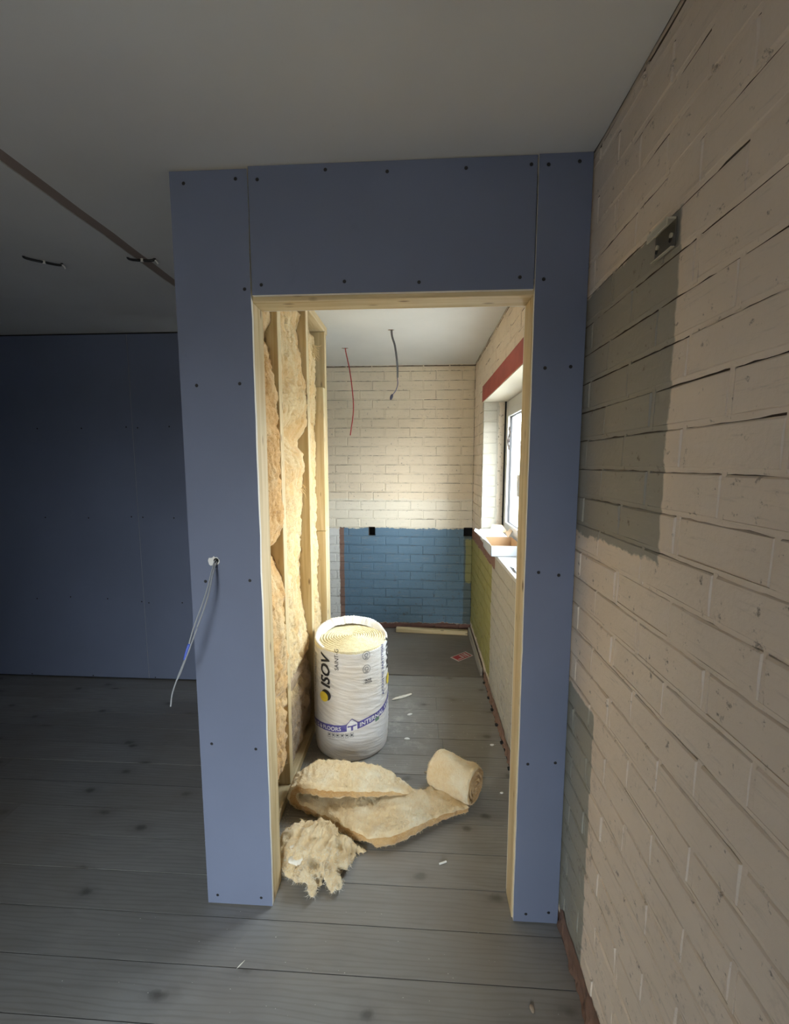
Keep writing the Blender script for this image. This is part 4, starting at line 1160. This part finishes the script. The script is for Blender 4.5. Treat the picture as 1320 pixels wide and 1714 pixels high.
mb = MB(); mb.tube([Vector(p) - gc.location for p in spline([(-0.178, 2.9, 1.995), (-0.184, 2.9, 1.985), (-0.190, 2.9, 1.968), (-0.193, 2.9, 1.958)], 4)], [0.003, .004, .006, .008, .009, .0095, .0095, .009, .008, .007, .006, .005, .003][:13], 10); mb.build('taped_end', Mat('dark_tape', .4, (0.03, 0.03, 0.07)).m, gc, smooth=True)
ceil_rose(gc, -0.190, 2.9, 5, m_torn, 0.030)
for (x0, y0_, x1_, y1_, lab) in ((-1.650, 1.815, -1.530, 1.885, 'short dark cable loop stub poking from the ceiling left of the brown ceiling slot'), (-1.225, 1.85, -1.105, 1.865, 'short dark cable loop stub crossing the brown ceiling slot')):
    t = empty('cable_stub', (x0, y0_, H)); meta(t, lab, 'cable')
    xm, ym = (x0 + x1_) / 2, (y0_ + y1_) / 2
    mb = MB(); mb.tube([Vector(p) - t.location for p in spline([(x0, y0_, H + 0.004), (x0 + .012, y0_ + .002, H - 0.007), (xm, ym, H - 0.010), (x1_ - .02, y1_, H - 0.007), (x1_ - .008, y1_, H + 0.004)], 6)], 0.0050, 8); mb.build('cable_loop', Mat('black_flex', .5, (0.01, 0.01, 0.012)).m, t, smooth=True)
    mb = MB(); mb.tube([Vector(p) - t.location for p in spline([(x1_ - .02, y1_ + .002, H), (x1_ - .005, y1_ + .003, H - 0.010), (x1_ + .002, y1_ + .003, H - 0.022)], 4)], 0.0035, 8); mb.build('white_core', m_gyp, t, smooth=True)
    mb = MB(); mb.box((xm - .006 - x0, ym - .005 - y0_, -0.016), (xm + .006 - x0, ym + .005 - y0_, -0.002)); mb.build('cable_clip', m_gyp, t, bevel=0.002)

# ------------------------------------------------------------------ metal bracket on the sage patch
m_steel = Mat('zinc_steel', 0.38, (0.62, 0.59, 0.48), 0.35).m
bk = empty('wall_bracket', (XR, 0.93, 1.985)); meta(bk, 'small zinc metal bracket screwed to the grey patch high on the brick wall', 'bracket')
mb = MB(); mb.box((-0.0045, -0.036, -0.032), (-0.0025, 0.036, 0.020)); mb.build('back_plate', Mat('dark_zinc', 0.35, (0.16, 0.145, 0.115), 0.5).m, bk, bevel=0.0006)  # back plate coloured darker than the lips
mb = MB(); mb.box((-0.022, -0.036, 0.016), (-0.0045, 0.036, 0.020)); mb.box((-0.022, -0.036, 0.004), (-0.019, 0.036, 0.0165)); mb.build('folded_lip', m_steel, bk, bevel=0.0006)
mb = MB(); mb.box((-0.012, -0.036, -0.034), (-0.0045, 0.036, -0.032)); mb.build('lower_lip', m_steel, bk, bevel=0.0004)
for yy in (-0.024, 0.024):
    mb = MB(); mb.tube([(-0.004, yy, -0.008), (-0.0075, yy, -0.008)], 0.0045, 12); mb.build('screw', m_steel, bk)
    mb = MB(); mb.tube([(-0.0044, yy + 0.004, -0.014), (-0.0052, yy + 0.004, -0.014)], 0.005, 12); mb.build('slot_hole', m_black, bk)

# ------------------------------------------------------------------ open carton on the sill
m_card_w = Mat('white_card', 0.55, (0.56, 0.60, 0.66)).m
m_card_b = Mat('brown_card', 0.8, (0.46, 0.31, 0.18)).m
SZ = WZ0 + 0.0185
bx = empty('cardboard_box', (0.52, 2.78, SZ)); meta(bx, 'open white cardboard carton with brown inner flaps on the window sill', 'box')
x0, x1, ya, yb, zt = 0.437 - .52, 0.627 - .52, 2.62 - 2.78, 2.95 - 2.78, 0.066
def sheet(name, quad, t, nrm=None):
    a, b, c, d = [Vector(q) for q in quad]; n_ = (b - a).cross(d - a).normalized() * t
    v = [a, b, c, d, a + n_, b + n_, c + n_, d + n_]
    mb = MB(); mb.add(v, [(3, 2, 1, 0)], 0); mb.add(v, [(4, 5, 6, 7)], 1); mb.add(v, [(0, 1, 5, 4), (1, 2, 6, 5), (2, 3, 7, 6), (3, 0, 4, 7)], 1)
    return mb.build(name, [m_card_w, m_card_b], bx)
sheet('box_floor', [(x0, ya, 0.0005), (x1, ya, 0.0005), (x1, yb, 0.0005), (x0, yb, 0.0005)], 0.003)
sheet('box_side', [(x0, ya, 0), (x0, ya, zt), (x1, ya, zt), (x1, ya, 0)][::-1], -0.003)
sheet('box_side', [(x0, yb, 0), (x1, yb, 0), (x1, yb, zt), (x0, yb, zt)], 0.003)
sheet('box_side', [(x0, ya, 0), (x0, yb, 0), (x0, yb, zt), (x0, ya, zt)], 0.003)
sheet('box_side', [(x1, ya, 0), (x1, yb, 0), (x1, yb, zt), (x1, ya, zt)], -0.003)
def wsheet(name, pts, mat, t=0.003):
    mb = MB(); n_ = len(pts); P_ = [Vector(p) for p in pts]
    nr_ = (P_[1] - P_[0]).cross(P_[-1] - P_[0]).normalized() * t
    mb.add(P_ + [p + nr_ for p in P_], [tuple(range(n_ - 1, -1, -1)), tuple(range(n_, 2 * n_))] + [(k, (k + 1) % n_, n_ + (k + 1) % n_, n_ + k) for k in range(n_)])
    return mb.build(name, mat, bx)
wsheet('lid_flap', [(x0, yb, zt), (x1 - 0.03, yb, zt), (x1 - .05, yb + 0.17, zt + 0.022), (x0 - 0.0, yb + 0.19, zt + 0.022)], m_card_w)
wsheet('side_flap', [(x0, ya + .03, zt), (x0, yb + 0.15, zt + 0.018), (x0 - 0.035, yb + 0.16, zt + 0.030), (x0 - 0.052, yb + 0.08, zt + 0.026), (x0 - 0.025, yb - .08, zt + 0.012)], m_card_w)
wsheet('inner_flap', [(x0 + .06, yb + 0.12, zt + .012), (x1 + .0, yb + 0.12, zt + .012), (x1 - .04, yb + 0.14, zt + 0.062), (x0 + .08, yb + 0.14, zt + 0.066)], m_card_b)['label'] = 'brown inner flap'
wsheet('inner_flap', [(x1 - .03, yb - .02, zt), (x1 - .02, yb + .11, zt + .01), (x1 + 0.012, yb + .10, zt + 0.045), (x1 + .01, yb + .02, zt + 0.040)], m_card_b)['label'] = 'brown inner flap'
# crumpled offcut of white paper on the near end of the sill
def sp(u, v): return (XR + 0.02 + 0.12 * v, 2.22 + 0.16 * u, SZ + 0.006 + 0.02 * abs(nz(u * 5, v * 5, 4)) + 0.012 * abs(nz(u * 11, v * 9)))
pc = crumple('crumpled_paper', sp, 14, 12, m_card_w); meta(pc, 'crumpled white wrapping on the sill nearer than the carton', 'paper')

# ------------------------------------------------------------------ timber offcuts and old skirting in the inner room
t = empty('timber_offcut', (0.13, 3.83, 0.002)); meta(t, 'pale timber offcut lying on the floor against the blue painted back wall', 'timber')
mb = MB(); mb.box((-0.34, -0.045, 0), (0.31, 0.0, 0.040)); o = mb.build('plank', m_woodx, t, bevel=0.003)
t.rotation_euler = (0, 0, R_(-3.5)); t.location = (0.135, 3.845, 0.0025)
m = MB(); m.box((XR - 0.030, 3.04, 0.002), (XR - 0.012, 3.83, 0.062)); meta(m.build('baseboard_right', wood('grey_old_board', 1, (0.40, 0.36, 0.30), (0.25, 0.22, 0.19)), bevel=0.003), kind='structure')
for i in range(9):
    yy = 1.6 + i * 0.165 + random.uniform(-.03, .03); 
    mb = MB(); mb.box((-0.016, -0.010, 0), (0.006, 0.010, 0.010))
    o = mb.build('wall_packer', m_black, wall_r, bevel=0.002); o.location = (XR - 0.008, yy, 0.001)

# ------------------------------------------------------------------ red and white card on the floor
cardo = empty('safety_sign', (0.348, 3.353, 0.003)); meta(cardo, 'small red and white sign card lying flat on the floor near the yellow painted wall', 'sign')
A = Vector((0.253, 3.329, 0)); B = Vector((0.389, 3.448, 0)); C_ = Vector((0.443, 3.373, 0)); D = Vector((0.313, 3.260, 0))
def cq(u0, u1, v0, v1, z, mat, name, t=0.0008):
    def q(u, w): return A.lerp(B, u).lerp(D.lerp(C_, u), w) - Vector((0.348, 3.353, 0)) + Vector((0, 0, z))
    v = [q(u0, v0), q(u1, v0), q(u1, v1), q(u0, v1)]
    mb = MB(); mb.add(v + [p + Vector((0, 0, t)) for p in v], [(0, 1, 2, 3), (7, 6, 5, 4), (0, 4, 5, 1), (1, 5, 6, 2), (2, 6, 7, 3), (3, 7, 4, 0)])
    return mb.build(name, mat, cardo)
m_pink = Mat('sign_white', .4, (0.62, 0.52, 0.48)).m; m_sred = Mat('sign_red', .4, (0.40, 0.02, 0.02)).m
cq(0, 1, 0, 1, 0, m_pink, 'sign_card')
cq(.08, .92, .09, .91, 0.0009, m_sred, 'red_field', .0003)
for a in ((.14, .40, .68, .80), (.42, .52, .22, .80), (.60, .66, .18, .80), (.72, .84, .18, .84)): cq(*a, 0.0013, m_pink, 'white_mark', .0003)

# ------------------------------------------------------------------ small debris
def chip(mb, x, y, s, rnd, flat=0.5):
    a = rnd.uniform(0, PI); v = []
    for k in range(5):
        t = 2 * PI * k / 5 + a; r = s * rnd.uniform(.5, 1); v.append((x + r * math.cos(t), y + r * .7 * math.sin(t), 0.0012))
    v.append((x + rnd.uniform(-.3, .3) * s, y, 0.0012 + s * flat))
    mb.add(v, [(4, 3, 2, 1, 0)] + [(k, (k + 1) % 5, 5) for k in range(5)])
rnd = random.Random(11)
mb = MB()
for _ in range(900):
    t = rnd.random(); yy = 1.46 + 0.85 * t; xx = -0.592 + abs(rnd.gauss(0, 0.045))
    if 1.45 < yy < 1.62: xx += 0.01
    if (xx - BX) ** 2 + (yy - BY) ** 2 < 0.2 ** 2 or xx < -0.59 or (xx > -0.57 and yy < 1.9 and yy > 1.69) or (yy < 1.65 and yy > 1.4): continue
    chip(mb, xx, yy, rnd.uniform(.0015, .0042), rnd, .6)
o = mb.build('plaster_crumbs', Mat('plaster_crumbs', .9, (0.46, 0.42, 0.35)).m); meta(o, 'scatter of pale crumbs along the foot of the stud wall', 'debris', kind='stuff')
mb = MB()
for _ in range(420):
    xx = rnd.uniform(-0.5, 0.44); yy = rnd.uniform(1.42, 3.6)
    if (xx - BX) ** 2 + (yy - BY) ** 2 < 0.2 ** 2 or (1.38 < yy < 2.02 and xx < 0.33): continue
    chip(mb, xx, yy, rnd.choice((.0015, .002, .0025, .004)), rnd, .4)
for _ in range(60):
    chip(mb, rnd.uniform(-1.1, 0.42), rnd.uniform(0.95, 1.33), rnd.uniform(.001, .0028), rnd, .3)
o = mb.build('dust_flecks', Mat('white_flecks', .9, (0.60, 0.57, 0.52)).m); meta(o, 'fine white flecks scattered over the floorboards', 'debris', kind='stuff')
def scrap(x, y, s, lab, elong=1.0, rot=0.0, mat=m_fibre_w, name='fibre_scrap', cat='scrap'):
    o = clump(name, [(x, y, s * .35, s * elong, s * .6, s * .4, rot, 0), (x + s * .4 * math.cos(rot), y + s * .4 * math.sin(rot), s * .45, s * .5, s * .4, s * .35, rot, 0)], s * .16, mat, (x, y, 0), amp=(s * .15, s * .1, s * .05), seed=x * 9)
    return meta(o, lab, cat)
scrap(-0.105, 2.715, 0.020, 'long twisted white shred of wool on the floor right of the wrapped roll', 4.0, R_(32))
scrap(0.408, 2.254, 0.012, 'small white plaster lump near the right wall, behind the rolled batt end', mat=m_gyp, name='plaster_lump')
scrap(0.395, 1.905, 0.009, 'small plaster lump on the floor right of the rolled batt end', mat=m_gyp, name='plaster_lump')
scrap(0.045, 2.02, 0.012, 'grey lump on the floor just left of the rolled batt end', mat=m_torn, name='plaster_lump')
scrap(0.329, 1.087, 0.010, 'pale sliver of debris on the floor below the right plasterboard strip', 1.0, R_(100), name='plaster_lump', mat=m_torn)
scrap(-0.06, 2.28, 0.012, 'flat white flake on the boards right of the wrapped roll base', 1.4, mat=m_gyp, name='plaster_flake')
scrap(-0.05, 2.52, 0.012, 'white flake midway between the roll and the twisted shred', 1.6, .4, mat=m_gyp, name='plaster_flake')
mb = MB(); mb.tube([(-0.014, -0.006, 0.004), (0.014, 0.006, 0.004)], 0.0036, 10); pg = mb.build('white_peg', m_gyp); pg.location = (0.100, 1.527, 0.0005); meta(pg, 'small white plastic peg lying on the boards in the doorway', 'peg')
mb = MB(); mb.tube([(-0.006, -0.010, 0.0025), (0.0, 0.0, 0.002), (0.010, 0.014, 0.0022)], [0.0006, .0018, .0005], 6); sp_ = mb.build('wood_splinter', m_fibre_w); sp_.location = (-0.545, 1.145, 0.0005); meta(sp_, 'thin pale splinter on the floor in front of the left plasterboard strip', 'splinter')
print('bricks right', n_r, 'objects', len(bpy.data.objects))
